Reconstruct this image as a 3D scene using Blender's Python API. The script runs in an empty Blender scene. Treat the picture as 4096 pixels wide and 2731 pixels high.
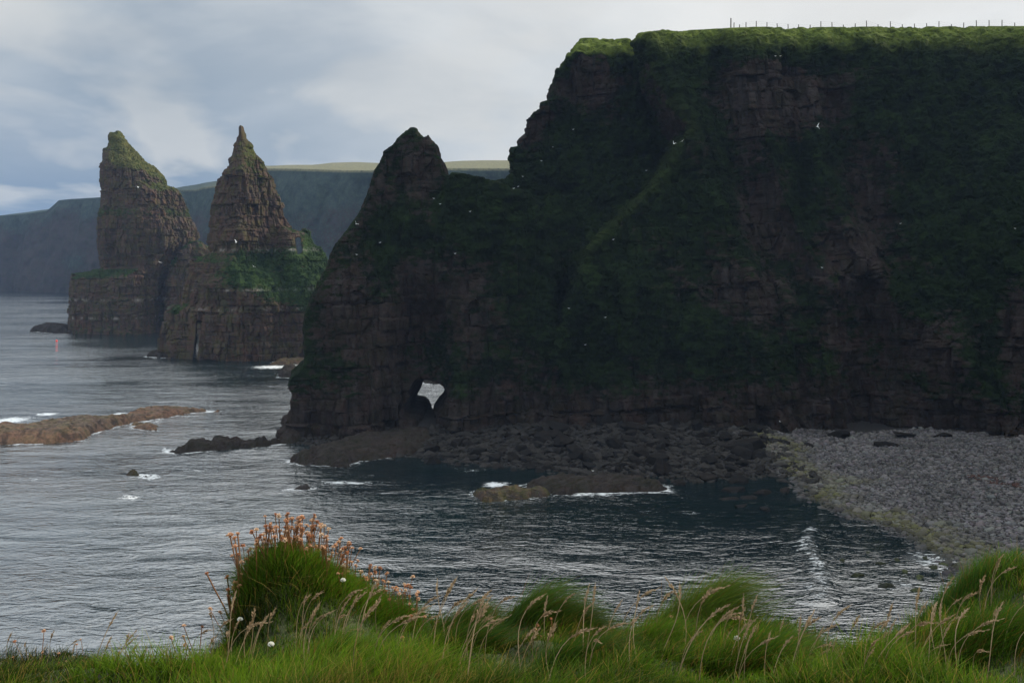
import bpy, math, random
import numpy as np
from mathutils import Vector, Matrix, Euler

random.seed(7)
RNG = np.random.default_rng(7)
F = 1000.0          # focal length in pixels of a 1024 wide frame
HC = 30.0           # camera height above the sea
HOR = 260.0         # horizon row
SC = bpy.context.scene
COL = SC.collection

def P(px, py, Y):
    return np.array([(px - 512) / F * Y, Y, HC + (HOR - py) / F * Y])

def SEA(px, py, z=0.0):
    Y = (HC - z) * F / (py - HOR)
    return ((px - 512) / F * Y, Y)

# ------------------------------------------------------------------ noise
def hsh(ix, iy, iz, seed=0):
    h = (ix.astype(np.int64) * 374761393 + iy.astype(np.int64) * 668265263 + iz.astype(np.int64) * 2147483647 + seed * 974634777) & 0xFFFFFFFF
    h = ((h ^ (h >> 13)) * 1274126177) & 0xFFFFFFFF
    h = ((h ^ (h >> 16)) * 2246822519) & 0xFFFFFFFF
    h = h ^ (h >> 15)
    return (h & 0xFFFFFF) / float(0x1000000)

def vn(x, y, z, seed=0):
    x, y, z = np.broadcast_arrays(np.asarray(x, float), np.asarray(y, float), np.asarray(z, float))
    ix, iy, iz = np.floor(x), np.floor(y), np.floor(z)
    fx, fy, fz = x - ix, y - iy, z - iz
    fx = fx * fx * (3 - 2 * fx); fy = fy * fy * (3 - 2 * fy); fz = fz * fz * (3 - 2 * fz)
    r = 0
    for a in (0, 1):
        wa = fx if a else 1 - fx
        for b in (0, 1):
            wb = fy if b else 1 - fy
            for c in (0, 1):
                wc = fz if c else 1 - fz
                r = r + hsh(ix + a, iy + b, iz + c, seed) * wa * wb * wc
    return r * 2 - 1

def fbm(x, y, z, octv=4, seed=0, gain=0.5):
    r, a, t = 0, 1.0, 0
    for k in range(octv):
        s = 2.03 ** k
        r = r + a * vn(x * s + 17.3 * k, y * s - 9.1 * k, z * s + 3.7 * k, seed + k)
        t += a; a *= gain
    return r / t

def sstep(a, b, x):
    t = np.clip((x - a) / (b - a), 0, 1)
    return t * t * (3 - 2 * t)

# ------------------------------------------------------------------ mesh helpers
def mesh_from(name, V, Q, mats, attrs=None, smooth=False, colors=None):
    me = bpy.data.meshes.new(name)
    V = np.ascontiguousarray(V, dtype=np.float32); Q = np.ascontiguousarray(Q, dtype=np.int32)
    n, k = Q.shape
    me.vertices.add(len(V)); me.vertices.foreach_set('co', V.ravel())
    me.loops.add(n * k); me.loops.foreach_set('vertex_index', Q.ravel())
    me.polygons.add(n)
    me.polygons.foreach_set('loop_start', np.arange(0, n * k, k, dtype=np.int32))
    try: me.polygons.foreach_set('loop_total', np.full(n, k, dtype=np.int32))
    except Exception: pass
    me.polygons.foreach_set('use_smooth', np.full(n, smooth, dtype=bool))
    for m in (mats if isinstance(mats, (list, tuple)) else [mats]): me.materials.append(m)
    for an, av in (attrs or {}).items():
        at = me.attributes.new(an, 'FLOAT', 'POINT'); at.data.foreach_set('value', np.ascontiguousarray(av, dtype=np.float32))
    for an, av in (colors or {}).items():
        at = me.attributes.new(an, 'FLOAT_COLOR', 'POINT')
        c = np.ones((len(V), 4), np.float32); c[:, :3] = av
        at.data.foreach_set('color', c.ravel())
    me.update(calc_edges=True)
    return me

def link(name, me, parent=None):
    o = bpy.data.objects.new(name, me); COL.objects.link(o)
    if parent: o.parent = parent
    return o

def tag(o, label=None, cat=None, group=None, kind=None):
    if label: o['label'] = label
    if cat: o['category'] = cat
    if group: o['group'] = group
    if kind: o['kind'] = kind
    return o

def vnormals(V, Q):
    a = V[Q[:, 2]] - V[Q[:, 0]]; b = V[Q[:, 3]] - V[Q[:, 1]]
    n = np.cross(a, b)
    N = np.zeros_like(V)
    for c in range(3):
        for k in range(4):
            N[:, c] += np.bincount(Q[:, k], weights=n[:, c], minlength=len(V))
    return N / (np.linalg.norm(N, axis=1, keepdims=True) + 1e-9)

def relax(V, Q, it=1, f=0.5):
    for _ in range(it):
        S = np.zeros_like(V); C = np.zeros(len(V))
        for k in range(4):
            for j in (1, 3):
                t = Q[:, (k + j) % 4]
                for c in range(3): S[:, c] += np.bincount(Q[:, k], weights=V[t, c], minlength=len(V))
                C += np.bincount(Q[:, k], minlength=len(V))
        V = V * (1 - f) + f * S / np.maximum(C, 1)[:, None]
    return V

def subdiv(V, Q):
    E = np.concatenate([np.sort(Q[:, [k, (k + 1) % 4]], axis=1) for k in range(4)])
    key = E[:, 0].astype(np.int64) * (len(V) + 1) + E[:, 1]
    uk, inv = np.unique(key, return_inverse=True)
    a = uk // (len(V) + 1); b = uk % (len(V) + 1)
    M = (V[a] + V[b]) / 2; C = V[Q].mean(axis=1)
    n = len(Q); nv, ne = len(V), len(M)
    e = [nv + inv[k * n:(k + 1) * n] for k in range(4)]
    c = nv + ne + np.arange(n)
    V2 = np.concatenate([V, M, C])
    Q2 = np.concatenate([np.stack([Q[:, k], e[k], c, e[(k + 3) % 4]], axis=1) for k in range(4)])
    return V2, Q2

def surface_nets(G, org, h):
    """G>0 inside."""
    ins = G > 0
    nx, ny, nz = G.shape
    s = np.zeros((nx - 1, ny - 1, nz - 1), np.int8)
    for a in (0, 1):
        for b in (0, 1):
            for c in (0, 1):
                s += ins[a:nx - 1 + a, b:ny - 1 + b, c:nz - 1 + c]
    act = (s > 0) & (s < 8)
    I, J, K = np.nonzero(act)
    idx = np.full(act.shape, -1, np.int32); idx[I, J, K] = np.arange(len(I))
    acc = np.zeros((len(I), 3)); cnt = np.zeros(len(I))
    cor = [(a, b, c) for a in (0, 1) for b in (0, 1) for c in (0, 1)]
    for p in cor:
        for ax in range(3):
            if p[ax] == 0:
                q = list(p); q[ax] = 1
                g0 = G[I + p[0], J + p[1], K + p[2]]; g1 = G[I + q[0], J + q[1], K + q[2]]
                m = (g0 > 0) != (g1 > 0)
                t = np.where(m, g0 / np.where(m, g0 - g1, 1), 0)
                for c in range(3):
                    acc[:, c] += m * (p[c] + (t if c == ax else 0))
                cnt += m
    V = (np.stack([I, J, K], 1) + acc / cnt[:, None]) * h + np.array(org)
    Qs = []
    for ax in range(3):
        sl0 = [slice(None)] * 3; sl1 = [slice(None)] * 3
        sl0[ax] = slice(0, -1); sl1[ax] = slice(1, None)
        a_, b_ = ins[tuple(sl0)], ins[tuple(sl1)]
        m = a_ != b_
        u, v = [(1, 2), (2, 0), (0, 1)][ax]
        C = np.array(np.nonzero(m))
        ok = (C[u] > 0) & (C[v] > 0) & (C[u] < G.shape[u] - 1) & (C[v] < G.shape[v] - 1)
        C = C[:, ok]
        d = a_[tuple(C)]
        def cell(du, dv):
            c = C.copy(); c[u] -= du; c[v] -= dv
            return idx[tuple(c)]
        q = np.stack([cell(1, 1), cell(0, 1), cell(0, 0), cell(1, 0)], 1)
        q[~d] = q[~d][:, ::-1]
        Qs.append(q)
    Q = np.concatenate(Qs)
    Q = Q[(Q >= 0).all(1)]
    return V, Q

def poly_sdf(pts, X, Z):
    """signed distance, positive inside, on broadcast arrays"""
    pts = np.array(pts, float)
    X, Z = np.broadcast_arrays(X, Z)
    d = np.full(X.shape, 1e9); ins = np.zeros(X.shape, bool)
    n = len(pts)
    for i in range(n):
        a, b = pts[i], pts[(i + 1) % n]
        e = b - a; L = (e ** 2).sum() + 1e-12
        t = np.clip(((X - a[0]) * e[0] + (Z - a[1]) * e[1]) / L, 0, 1)
        dx = X - a[0] - t * e[0]; dz = Z - a[1] - t * e[1]
        d = np.minimum(d, dx * dx + dz * dz)
        c = ((a[1] > Z) != (b[1] > Z))
        xi = a[0] + (Z - a[1]) / np.where(abs(e[1]) < 1e-9, 1e-9, e[1]) * e[0]
        ins ^= c & (X < xi)
    d = np.sqrt(d)
    return np.where(ins, d, -d)

def smin(a, b, k):
    h = np.clip(0.5 + 0.5 * (b - a) / k, 0, 1)
    return b * (1 - h) + a * h - k * h * (1 - h)

# ------------------------------------------------------------------ rock relief
def layers(zz, hmin, hmax, seed):
    r = np.random.default_rng(seed)
    b = np.cumsum(r.uniform(hmin, hmax, 600)) - 15
    i = np.searchsorted(b, zz)
    i = np.clip(i, 1, len(b) - 1)
    lo, hi = b[i - 1], b[i]
    return i, np.minimum(zz - lo, hi - zz)

def blocks(V, hmin, hmax, w, seed, tilt=(0.03, 0.02)):
    x, y, z = V.T
    zz = z + tilt[0] * x + tilt[1] * y + 0.5 * vn(x / 14, y / 14, z / 30, seed)
    li, dz = layers(zz, hmin, hmax, seed)
    wl = w * (0.7 + 0.8 * hsh(li, li * 0, li * 0, seed + 1))
    ox = hsh(li, li * 0 + 1, li * 0, seed + 2) * 9
    xx = (x * 0.97 + y * 0.24 + ox + 0.25 * vn(x / 3, y / 3, z / 2, seed + 5)) / wl
    yy = (-x * 0.24 + y * 0.97 + ox * 1.7) / wl
    cx, cy = np.floor(xx), np.floor(yy)
    bo = hsh(cx, cy, li, seed + 3) - 0.5
    lo = hsh(li, li * 0, li * 0 + 5, seed + 4) - 0.5
    gx = np.minimum(xx - cx, 1 - (xx - cx)) * wl
    groove = np.exp(-(dz / 0.16) ** 2) * 0.28 + np.exp(-(gx / 0.14) ** 2) * 0.6
    return bo, lo, groove

def rock_relief(V, Q, veg, seed, big=1.5, small=0.55, tilt=(0.03, 0.02), lump=0.5, damp=1.0):
    N = vnormals(V, Q)
    b1, l1, g1 = blocks(V, 2.4, 6.0, 6.0, seed, tilt)
    b2, l2, g2 = blocks(V, 0.55, 1.5, 1.9, seed + 50, tilt)
    b3, l3, g3 = blocks(V, 1.6, 3.6, 1.5, seed + 90, tilt)
    b4, l4, g4 = blocks(V, 6.0, 13.0, 3.4, seed + 130, tilt)
    x, y, z = V.T
    wsel = sstep(-.25, .25, fbm(x / 9, y / 9, z / 7, 2, seed + 7))
    rock = big * (0.55 * b1 + 0.12 * l1 + .75 * b4) - 0.25 * big * (g1 * .6 + g4 * .7) + small * ((0.75 * b2 + 0.22 * l2) * (1 - .6 * wsel) + 1.5 * b3 * (.35 + .65 * wsel) + .15 * l3) - small * (0.35 * g2 * (1 - wsel) + .6 * g3)
    rock = rock * damp
    f = fbm(x / 1.6, y / 1.6, z / 1.4, 3, seed + 9)
    vegd = (lump * (f + 0.25) + .45 * lump * fbm(x / .7, y / .7, z / .6, 2, seed + 15)) * damp + 0.35 * rock
    d = rock * (1 - veg) + vegd * veg
    D = N.copy()
    flat = (1 - veg)[:, None]
    Dh = D.copy(); Dh[:, 2] *= 0.25
    D = Dh * flat + D * (1 - flat)
    return V + D * d[:, None], N

# ------------------------------------------------------------------ materials
def newmat(name):
    m = bpy.data.materials.new(name); m.use_nodes = True
    nt = m.node_tree; nt.nodes.clear()
    out = nt.nodes.new('ShaderNodeOutputMaterial')
    return m, nt, out

class NT:
    def __init__(s, nt): s.nt = nt
    def n(s, typ, **kw):
        nd = s.nt.nodes.new(typ)
        for k, v in kw.items():
            if k == 'ins':
                for a, b in v.items():
                    sock = nd.inputs[a]
                    if hasattr(b, 'links') or isinstance(b, bpy.types.NodeSocket): s.nt.links.new(b, sock)
                    else: sock.default_value = b
            else: setattr(nd, k, v)
        return nd
    def l(s, a, b): s.nt.links.new(a, b)
    def coord(s, scale=(1, 1, 1), gen=False):
        g = s.n('ShaderNodeNewGeometry') if not gen else s.n('ShaderNodeTexCoord')
        mp = s.n('ShaderNodeMapping', ins={'Vector': g.outputs['Position'] if not gen else g.outputs['Generated'], 'Scale': scale})
        return mp.outputs[0]
    def objcoord(s, scale=(1, 1, 1)):
        g = s.n('ShaderNodeTexCoord')
        return s.n('ShaderNodeMapping', ins={'Vector': g.outputs['Object'], 'Scale': scale}).outputs[0]
    def noise(s, vec, scale=1.0, detail=4.0, rough=0.55, dist=0.0):
        return s.n('ShaderNodeTexNoise', ins={'Vector': vec, 'Scale': scale, 'Detail': detail, 'Roughness': rough, 'Distortion': dist}).outputs['Fac']
    def ramp(s, fac, stops, interp='LINEAR'):
        r = s.n('ShaderNodeValToRGB'); r.color_ramp.interpolation = interp
        el = r.color_ramp.elements
        while len(el) > 1: el.remove(el[0])
        for i, (p, c) in enumerate(stops):
            e = el[0] if i == 0 else el.new(p)
            e.position = p
            e.color = (c[0], c[1], c[2], 1) if hasattr(c, '__len__') else (c, c, c, 1)
        s.l(fac, r.inputs['Fac'])
        return r.outputs['Color']
    def mix(s, f, a, b, blend='MIX'):
        m = s.n('ShaderNodeMix', data_type='RGBA', blend_type=blend)
        for sock, v in ((m.inputs[0], f), (m.inputs[6], a), (m.inputs[7], b)):
            if isinstance(v, bpy.types.NodeSocket): s.l(v, sock)
            else: sock.default_value = v if not hasattr(v, '__len__') else (v[0], v[1], v[2], 1)
        return m.outputs[2]
    def math(s, op, a, b=0.0, c=0.0, clamp=False):
        m = s.n('ShaderNodeMath', operation=op); m.use_clamp = clamp
        for i, v in enumerate((a, b, c)):
            if isinstance(v, bpy.types.NodeSocket): s.l(v, m.inputs[i])
            else: m.inputs[i].default_value = v
        return m.outputs[0]
    def attr(s, name, out='Fac'):
        return s.n('ShaderNodeAttribute', attribute_name=name).outputs[out]

def rock_material(name, hue=(1, 1, 1), veg_dark=(0.018, 0.045, 0.012), veg_light=(0.06, 0.11, 0.02), use_veg=True, obj=False, dry=(0.17, 0.14, 0.045), bump=0.5, lich_f=.6):
    m, nt, out = newmat(name); N = NT(nt)
    co = N.objcoord if obj else N.coord
    v1 = co()
    warp = N.n('ShaderNodeVectorMath', operation='MULTIPLY', ins={0: N.n('ShaderNodeTexNoise', ins={'Vector': v1, 'Scale': 0.12, 'Detail': 2.0}).outputs['Color'], 1: (1.5, 1.5, 2.5)})
    vw = N.n('ShaderNodeVectorMath', operation='ADD', ins={0: v1, 1: warp.outputs[0]}).outputs[0]
    band = N.noise(N.n('ShaderNodeMapping', ins={'Vector': vw, 'Scale': (0.035, 0.035, 0.9)}).outputs[0], 1.0, 5, 0.65)
    streak = N.noise(N.n('ShaderNodeMapping', ins={'Vector': v1, 'Scale': (0.8, 0.8, 0.06)}).outputs[0], 1.0, 4, 0.6)
    patch = N.noise(v1, 0.09, 3, 0.6)
    fine = N.noise(v1, 2.2, 5, 0.7)
    h = hue
    c1 = N.ramp(band, [(0.30, (0.05 * h[0], 0.037 * h[1], 0.034 * h[2])), (0.45, (0.12 * h[0], 0.07 * h[1], 0.052 * h[2])), (0.56, (0.085 * h[0], 0.062 * h[1], 0.055 * h[2])), (0.70, (0.18 * h[0], 0.12 * h[1], 0.09 * h[2]))])
    c2 = N.mix(N.ramp(patch, [(0.46, 0.0), (0.66, 0.5)]), c1, (0.15 * h[0], 0.068 * h[1], 0.05 * h[2]))
    c3 = N.mix(N.ramp(streak, [(0.38, 0.7), (0.55, 0.0)]), c2, (0.035, 0.032, 0.03))
    c4 = N.mix(N.ramp(fine, [(0.3, 0.6), (0.7, 0.0)]), c3, (0.045, 0.038, 0.034))
    lich = N.noise(v1, 0.35, 4, 0.7)
    c5 = N.mix(N.ramp(lich, [(0.45, 0.0), (0.62, lich_f)]), c4, (0.075 * h[0], 0.082 * h[1], 0.028 * h[2]))
    vor = N.n('ShaderNodeTexVoronoi', feature='DISTANCE_TO_EDGE', ins={'Vector': N.n('ShaderNodeMapping', ins={'Vector': vw, 'Scale': (0.55, 0.55, 1.15)}).outputs[0], 'Scale': 1.0}).outputs['Distance']
    crack = N.ramp(vor, [(0.0, 0.0), (0.07, 1.0)])
    c6 = c5
    bh = N.math('ADD', N.math('MULTIPLY', crack, 0.35), N.math('MULTIPLY', fine, 0.9))
    col = c6
    if use_veg:
        va = N.attr('veg')
        vnz = N.noise(N.n('ShaderNodeMapping', ins={'Vector': v1, 'Scale': (.55, .55, 1.3)}).outputs[0], 1.0, 5, 0.75)
        vm = N.math('ADD', va, N.math('MULTIPLY', N.math('SUBTRACT', vnz, 0.5), 2.1))
        vmask = N.ramp(vm, [(0.44, 0.0), (0.53, 1.0)])
        gn = N.noise(v1, 0.3, 5, 0.7)
        gc = N.ramp(gn, [(0.35, veg_dark), (0.52, tuple((a + b) / 2 for a, b in zip(veg_dark, veg_light))), (0.68, veg_light)])
        gf = N.noise(v1, 1.7, 4, 0.8)
        gc = N.mix(N.ramp(gf, [(0.35, 0.65), (0.6, 0.0)]), gc, tuple(a * 0.55 for a in veg_dark))
        gc = N.mix(N.math('MULTIPLY', N.attr('dry'), N.ramp(N.noise(v1, 0.5, 4, 0.7), [(0.3, 0.2), (0.6, 1.0)])), gc, dry)
        col = N.mix(vmask, c6, gc)
        gu = N.math('MULTIPLY', N.attr('guano'), N.ramp(N.noise(v1, 0.22, 5, 0.7), [(0.48, 0.0), (0.62, .4)]))
        col = N.mix(gu, col, (0.42, 0.40, 0.37))
        bh = N.math('ADD', bh, N.math('MULTIPLY', N.math('MULTIPLY', gf, vmask), 1.2))
    bp = N.n('ShaderNodeBump', ins={'Strength': bump, 'Distance': 0.5, 'Height': bh})
    bs = N.n('ShaderNodeBsdfPrincipled', ins={'Base Color': col, 'Roughness': 0.95, 'Specular IOR Level': 0.05, 'Normal': bp.outputs[0]})
    N.l(bs.outputs[0], out.inputs[0])
    return m

M_CLIFF = rock_material('cliff_rock_and_turf', hue=(.155, .135, .14), veg_dark=(0.0022, 0.0054, 0.0020), veg_light=(0.014, 0.027, 0.006), dry=(.13, .17, .03))  # the dry tint here is sunlit rim turf, light put into the colour
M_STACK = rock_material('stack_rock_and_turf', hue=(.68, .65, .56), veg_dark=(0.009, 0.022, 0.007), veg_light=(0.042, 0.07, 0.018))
M_FAR = rock_material('far_cliff_hazed_rock_and_turf', hue=(.30, .36, .55), veg_dark=(0.024, 0.036, 0.038), veg_light=(0.055, 0.078, 0.056), dry=(0.24, 0.22, 0.12), bump=0.6)  # blue of the distant haze is put into the rock and turf colours
M_REEF = rock_material('reef_sandstone', hue=(1.9, 2.0, 1.75), use_veg=False, lich_f=.15)
M_MID = rock_material('olive_shore_rock', hue=(.5, .52, .42), use_veg=False, lich_f=.6)
M_SHORE = rock_material('dark_shore_rock', hue=(.17, .20, .20), use_veg=False, lich_f=.4, obj=False)

def simple_mat(name, col, rough=0.7, trans=0.0, attr=None, spec=0.3):
    m, nt, out = newmat(name); N = NT(nt)
    c = col
    if attr:
        c = N.mix(1.0, N.attr(attr, 'Color'), col, 'MULTIPLY')
    b = N.n('ShaderNodeBsdfPrincipled', ins={'Roughness': rough, 'Specular IOR Level': spec})
    if attr: N.l(c, b.inputs['Base Color'])
    else:
        nz = N.noise(N.objcoord(), 8.0, 3, 0.6)
        c = N.mix(N.ramp(nz, [(0.3, 0.0), (0.7, 0.5)]), col, tuple(x * 0.6 for x in col))
        N.l(c, b.inputs['Base Color'])
    if trans:
        t = N.n('ShaderNodeBsdfTranslucent'); N.l(c, t.inputs[0])
        mx = N.n('ShaderNodeMixShader', ins={0: trans}); N.l(b.outputs[0], mx.inputs[1]); N.l(t.outputs[0], mx.inputs[2])
        N.l(mx.outputs[0], out.inputs[0])
    else: N.l(b.outputs[0], out.inputs[0])
    return m

# ------------------------------------------------------------------ traced outlines (4096 px units from the enlarged views)
def r1(l): return [((u * .6379) / 4, (400 + v * .6379) / 4) for u, v in l]
def r2(l): return [((1100 + u * .6379) / 4, (400 + v * .6379) / 4) for u, v in l]
def r3(l): return [((2000 + u * .8912) / 4, (50 + v * .8912) / 4) for u, v in l]
def r4(l): return [((1000 + u * .6803) / 4, (1300 + v * .6803) / 4) for u, v in l]
def xz(l, Y): return [(P(a, b, Y)[0], P(a, b, Y)[2]) for a, b in l]
def slices(poly, Z):
    """outermost left and right x of a polygon at each height"""
    poly = np.array(poly); L = np.full(len(Z), np.nan); R = L.copy()
    n = len(poly)
    for i, z in enumerate(Z):
        xs = []
        for k in range(n):
            a, b = poly[k], poly[(k + 1) % n]
            if (a[1] > z) != (b[1] > z): xs.append(a[0] + (z - a[1]) / (b[1] - a[1]) * (b[0] - a[0]))
        if xs: L[i], R[i] = min(xs), max(xs)
    ok = ~np.isnan(L)
    L = np.interp(Z, Z[ok], L[ok]); R = np.interp(Z, Z[ok], R[ok])
    return L, R

def smooth1(a, n):
    k = np.ones(n) / n
    return np.convolve(np.pad(a, n // 2, mode='edge'), k, mode='valid')[:len(a)]

# ================================================================== SEA STACKS
def build_stack(name, polys, Y0, tprof, h, seed, thick, veg_fn, cuts=(), yadd=None, skew=0.0, label='', mat=M_STACK, tilt=(0.0, 0.0), guano_z=()):
    allp = np.array([p for pl in polys for p in pl])
    x0, x1 = allp[:, 0].min() - 4, allp[:, 0].max() + 4
    z1 = allp[:, 1].max() + 3; z0 = -3.0
    T = thick
    X = np.arange(x0, x1, h); Y = np.arange(Y0 - T, Y0 + T, h); Z = np.arange(z0, z1, h)
    G = None; SD = None
    for poly in polys:
        s = poly_sdf(poly, X[:, None], Z[None, :])
        L, R = slices(poly, Z)
        L = smooth1(L, 7); R = smooth1(R, 7)
        w = np.maximum(R - L, 1.0)
        t = (X[:, None] - L[None, :]) / w[None, :]
        ff = np.interp(t, tprof[0], tprof[1]); fb = np.interp(t, tprof[0], tprof[2])
        weff = np.clip(w, 4.5, 46)[None, :]
        bump = 2.6 * fbm(X[:, None] / 9, 0 * X[:, None], Z[None, :] / 22, 3, seed) + 1.8 * fbm(X[:, None] / 3.0, 0 * X[:, None], Z[None, :] / 14, 2, seed + 2)
        if yadd is not None: bump = bump + yadd(X[:, None], Z[None, :])
        yf = Y0 + ff * weff + bump; yb = np.maximum(Y0 + fb * weff - bump, yf + .25 * weff)
        g = smin(yb[:, None, :] - Y[None, :, None], Y[None, :, None] - yf[:, None, :], 1.2)
        g = smin(s[:, None, :] + .15, g, .35)
        G = g if G is None else np.maximum(G, g)
    for c in cuts:   # (poly xz, y range)
        # the crack runs back at a slant
        cx_, cz_ = np.mean(np.array(c[0]), 0); Yc_ = c[1]
        ii = np.abs(X - cx_) < 18; kk = np.abs(Z - cz_) < 14
        dy = (Y - Yc_) / Yc_
        Xs = X[ii][:, None, None] - (cx_ - skew * Yc_) * dy[None, :, None]; Zs = Z[kk][None, None, :] - (cz_ - HC) * dy[None, :, None]
        s = poly_sdf(c[0], Xs, Zs)
        I_ = np.ix_(ii, np.ones(len(Y), bool), kk)
        G[I_] = np.minimum(G[I_], -(s + .5))
    V, Q = surface_nets(G.astype(np.float32), (x0, Y0 - T, z0), h)
    V = relax(V, Q, 1, 0.4)
    V, Q = subdiv(V, Q)
    N = vnormals(V, Q)
    veg = veg_fn(V, N)
    x, y, z = V.T
    sv = np.max([poly_sdf(p, x, z) for p in polys], 0)
    Lz, Rz = slices(polys[0], Z); wz = np.interp(z, Z, Rz - Lz)
    damp = np.clip(wz / 14, .10, 1.0) * np.clip(.75 + sv / 5, .75, 1)
    for c in cuts: damp = damp * np.clip(.0 - (poly_sdf(c[0], x, z) + .5) / 2.0, .05, 1)
    V2, N = rock_relief(V, Q, veg, seed, big=2.2, small=0.95, tilt=tilt, lump=0.9, damp=damp)
    gu = np.zeros(len(V))
    for gz in guano_z: gu = np.maximum(gu, np.exp(-((z - gz - 0.01 * x) / 0.5) ** 2))
    V2[:, 0] += skew * (V2[:, 1] - Y0)
    me = mesh_from(name, V2, Q, mat, attrs={'veg': veg, 'dry': np.clip((V2[:, 2] - 45) / 60, 0, 0.4), 'guano': gu})
    o = link(name, me); tag(o, label, 'sea stack', 'sea stacks')
    return o

# great stack (left, further away)
YA = 420.0
sA = r1([(740,182),(765,200),(785,240),(830,285),(870,340),(910,375),(980,420),(1020,465),(1037,490),(1045,525),(1110,550),(1145,600),(1155,640),(1190,720),(1230,790),(1243,830),(1243,905),
         (1190,960),(1160,1010),(1130,1100),(1120,1200),(1110,1300),(1110,1480),(1110,1530),(425,1530),(430,1450),(437,1350),(442,1250),(445,1150),(456,1090),(560,1080),(600,1068),(637,1060),(625,980),(620,850),(625,700),(645,650),(640,560),(628,500),(630,420),(650,380),(652,306),(678,300),(680,215),(690,195),(715,200)])
sA2 = r1([(1100,1040),(1180,930),(1240,885),(1270,880),(1305,890),(1400,980),(1500,1100),(1520,1530),(1050,1530)])
def vegA(V, N):
    x, y, z = V.T
    u = 512 + x / y * F; v = HOR - (z - HC) / y * F
    n = fbm(x / 9, y / 9, z / 7, 4, 31)
    top = sstep(-1.5, 1.5, z - (71.0 - .36 * (x + 168)) + 2 * n) * sstep(-171, -167, x)
    right = sstep(-140, -128, x) * (0.35 + 0.6 * (n > 0.0)) * sstep(38, 50, z) * sstep(-130,-122,x)
    low = sstep(-124, -116, x) * sstep(44, 38, z)
    led = 0.55 * sstep(0.45, 0.8, N[:, 2])
    band = 0.5 * np.exp(-((z - 50) / 3.0) ** 2) * (n > -0.1)
    return np.clip(np.maximum.reduce([0.95 * top, right, 0.95 * low, led + 0.2, band]) + 0.35 * n, 0, 1)
TPA = ([0, 0.06, 0.50, 0.64, 1.0], [-0.10, -0.24, -0.38, -0.34, 0.26], [0.2, 0.34, 0.42, 0.46, 0.48])
build_stack('sea_stack', [xz(sA, YA), xz(sA2, YA + 8)], YA, TPA, 0.62, 11, 26, vegA, skew=-.35, yadd=lambda x, z: .6 * np.clip(z - (71.0 - .36 * (x + 168)), 0, 5) * sstep(-172, -166, x),
            label='tall leaning sea stack with a green sloping back, farther of the two stacks', guano_z=(15.5, 8.2), tilt=(0.0, 0.0))

# pointed stack (nearer)
YB = 318.0
sB = r1([(1508,158),(1525,160),(1530,185),(1545,215),(1552,250),(1580,270),(1590,310),(1610,350),(1645,380),(1655,420),(1690,460),(1707,490),(1718,560),(1750,600),(1765,660),(1775,720),(1800,760),(1820,800),(1835,900),(1840,1000),
         (1960,1060),(2100,1150),(2300,1280),(2400,1400),(2450,1680),(1010,1680),(1015,1568),(1020,1460),(1045,1400),(1055,1310),(1080,1290),(1150,1290),(1155,1250),(1170,1160),(1198,1100),(1200,1030),(1215,990),(1300,975),(1308,950),(1315,860),(1325,800),(1338,720),(1350,640),(1362,600),(1365,560),(1383,510),(1385,465),(1408,440),(1435,420),(1437,365),(1460,350),(1465,285),(1480,260),(1483,232),(1497,225),(1498,160)])
sB2 = r1([(1790,790),(1820,800),(1850,808),(1895,825),(1925,835),(1945,815),(1965,812),(1990,830),(2000,870),(2020,900),(2060,940),(2080,975),(2120,1050),(2250,1150),(2350,1300),(2400,1640),(1700,1640)])
hole = r1([(1916,872),(1932,868),(1936,905),(1942,950),(1925,955),(1922,920)])
slit = r1([(1242,1395),(1253,1400),(1250,1470),(1252,1500),(1243,1550),(1230,1640),(1218,1640),(1232,1540),(1238,1480)])
def vegB(V, N):
    x, y, z = V.T
    n = fbm(x / 7, y / 7, z / 5, 4, 37)
    lowgreen = sstep(38, 30, z + 5 * n) * sstep(17, 25, z + 0.30 * (x + 88)) * sstep(-100, -80, x + 0.1 * z)
    right = sstep(-72, -62, x) * sstep(46, 38, z) * sstep(14, 22, z)
    edge = 0.42 * sstep(-84, -74, x + 0.33 * (z - 40)) * sstep(38, 60, z)
    led = 0.6 * sstep(0.4, 0.8, N[:, 2])
    return np.clip(np.maximum.reduce([0.8 * lowgreen, right, edge, led]) + 0.45 * n, 0, 1)
TPB = ([0, 0.05, 0.38, 0.46, 1.0], [-0.12, -0.22, -0.47, -0.44, 0.26], [0.2, 0.3, 0.42, 0.46, 0.48])
build_stack('sea_stack', [xz(sB, YB), xz(sB2, YB + 12)], YB, TPB, 0.5, 23, 24, vegB, skew=-.24,
            cuts=[(xz(hole, YB + 12), YB + 12), (xz(slit, YB), YB)],
            label='sharply pointed sea stack of blocky brown rock with a green skirt, nearer the arch', guano_z=(22.0, 16.0, 34.0))

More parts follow.
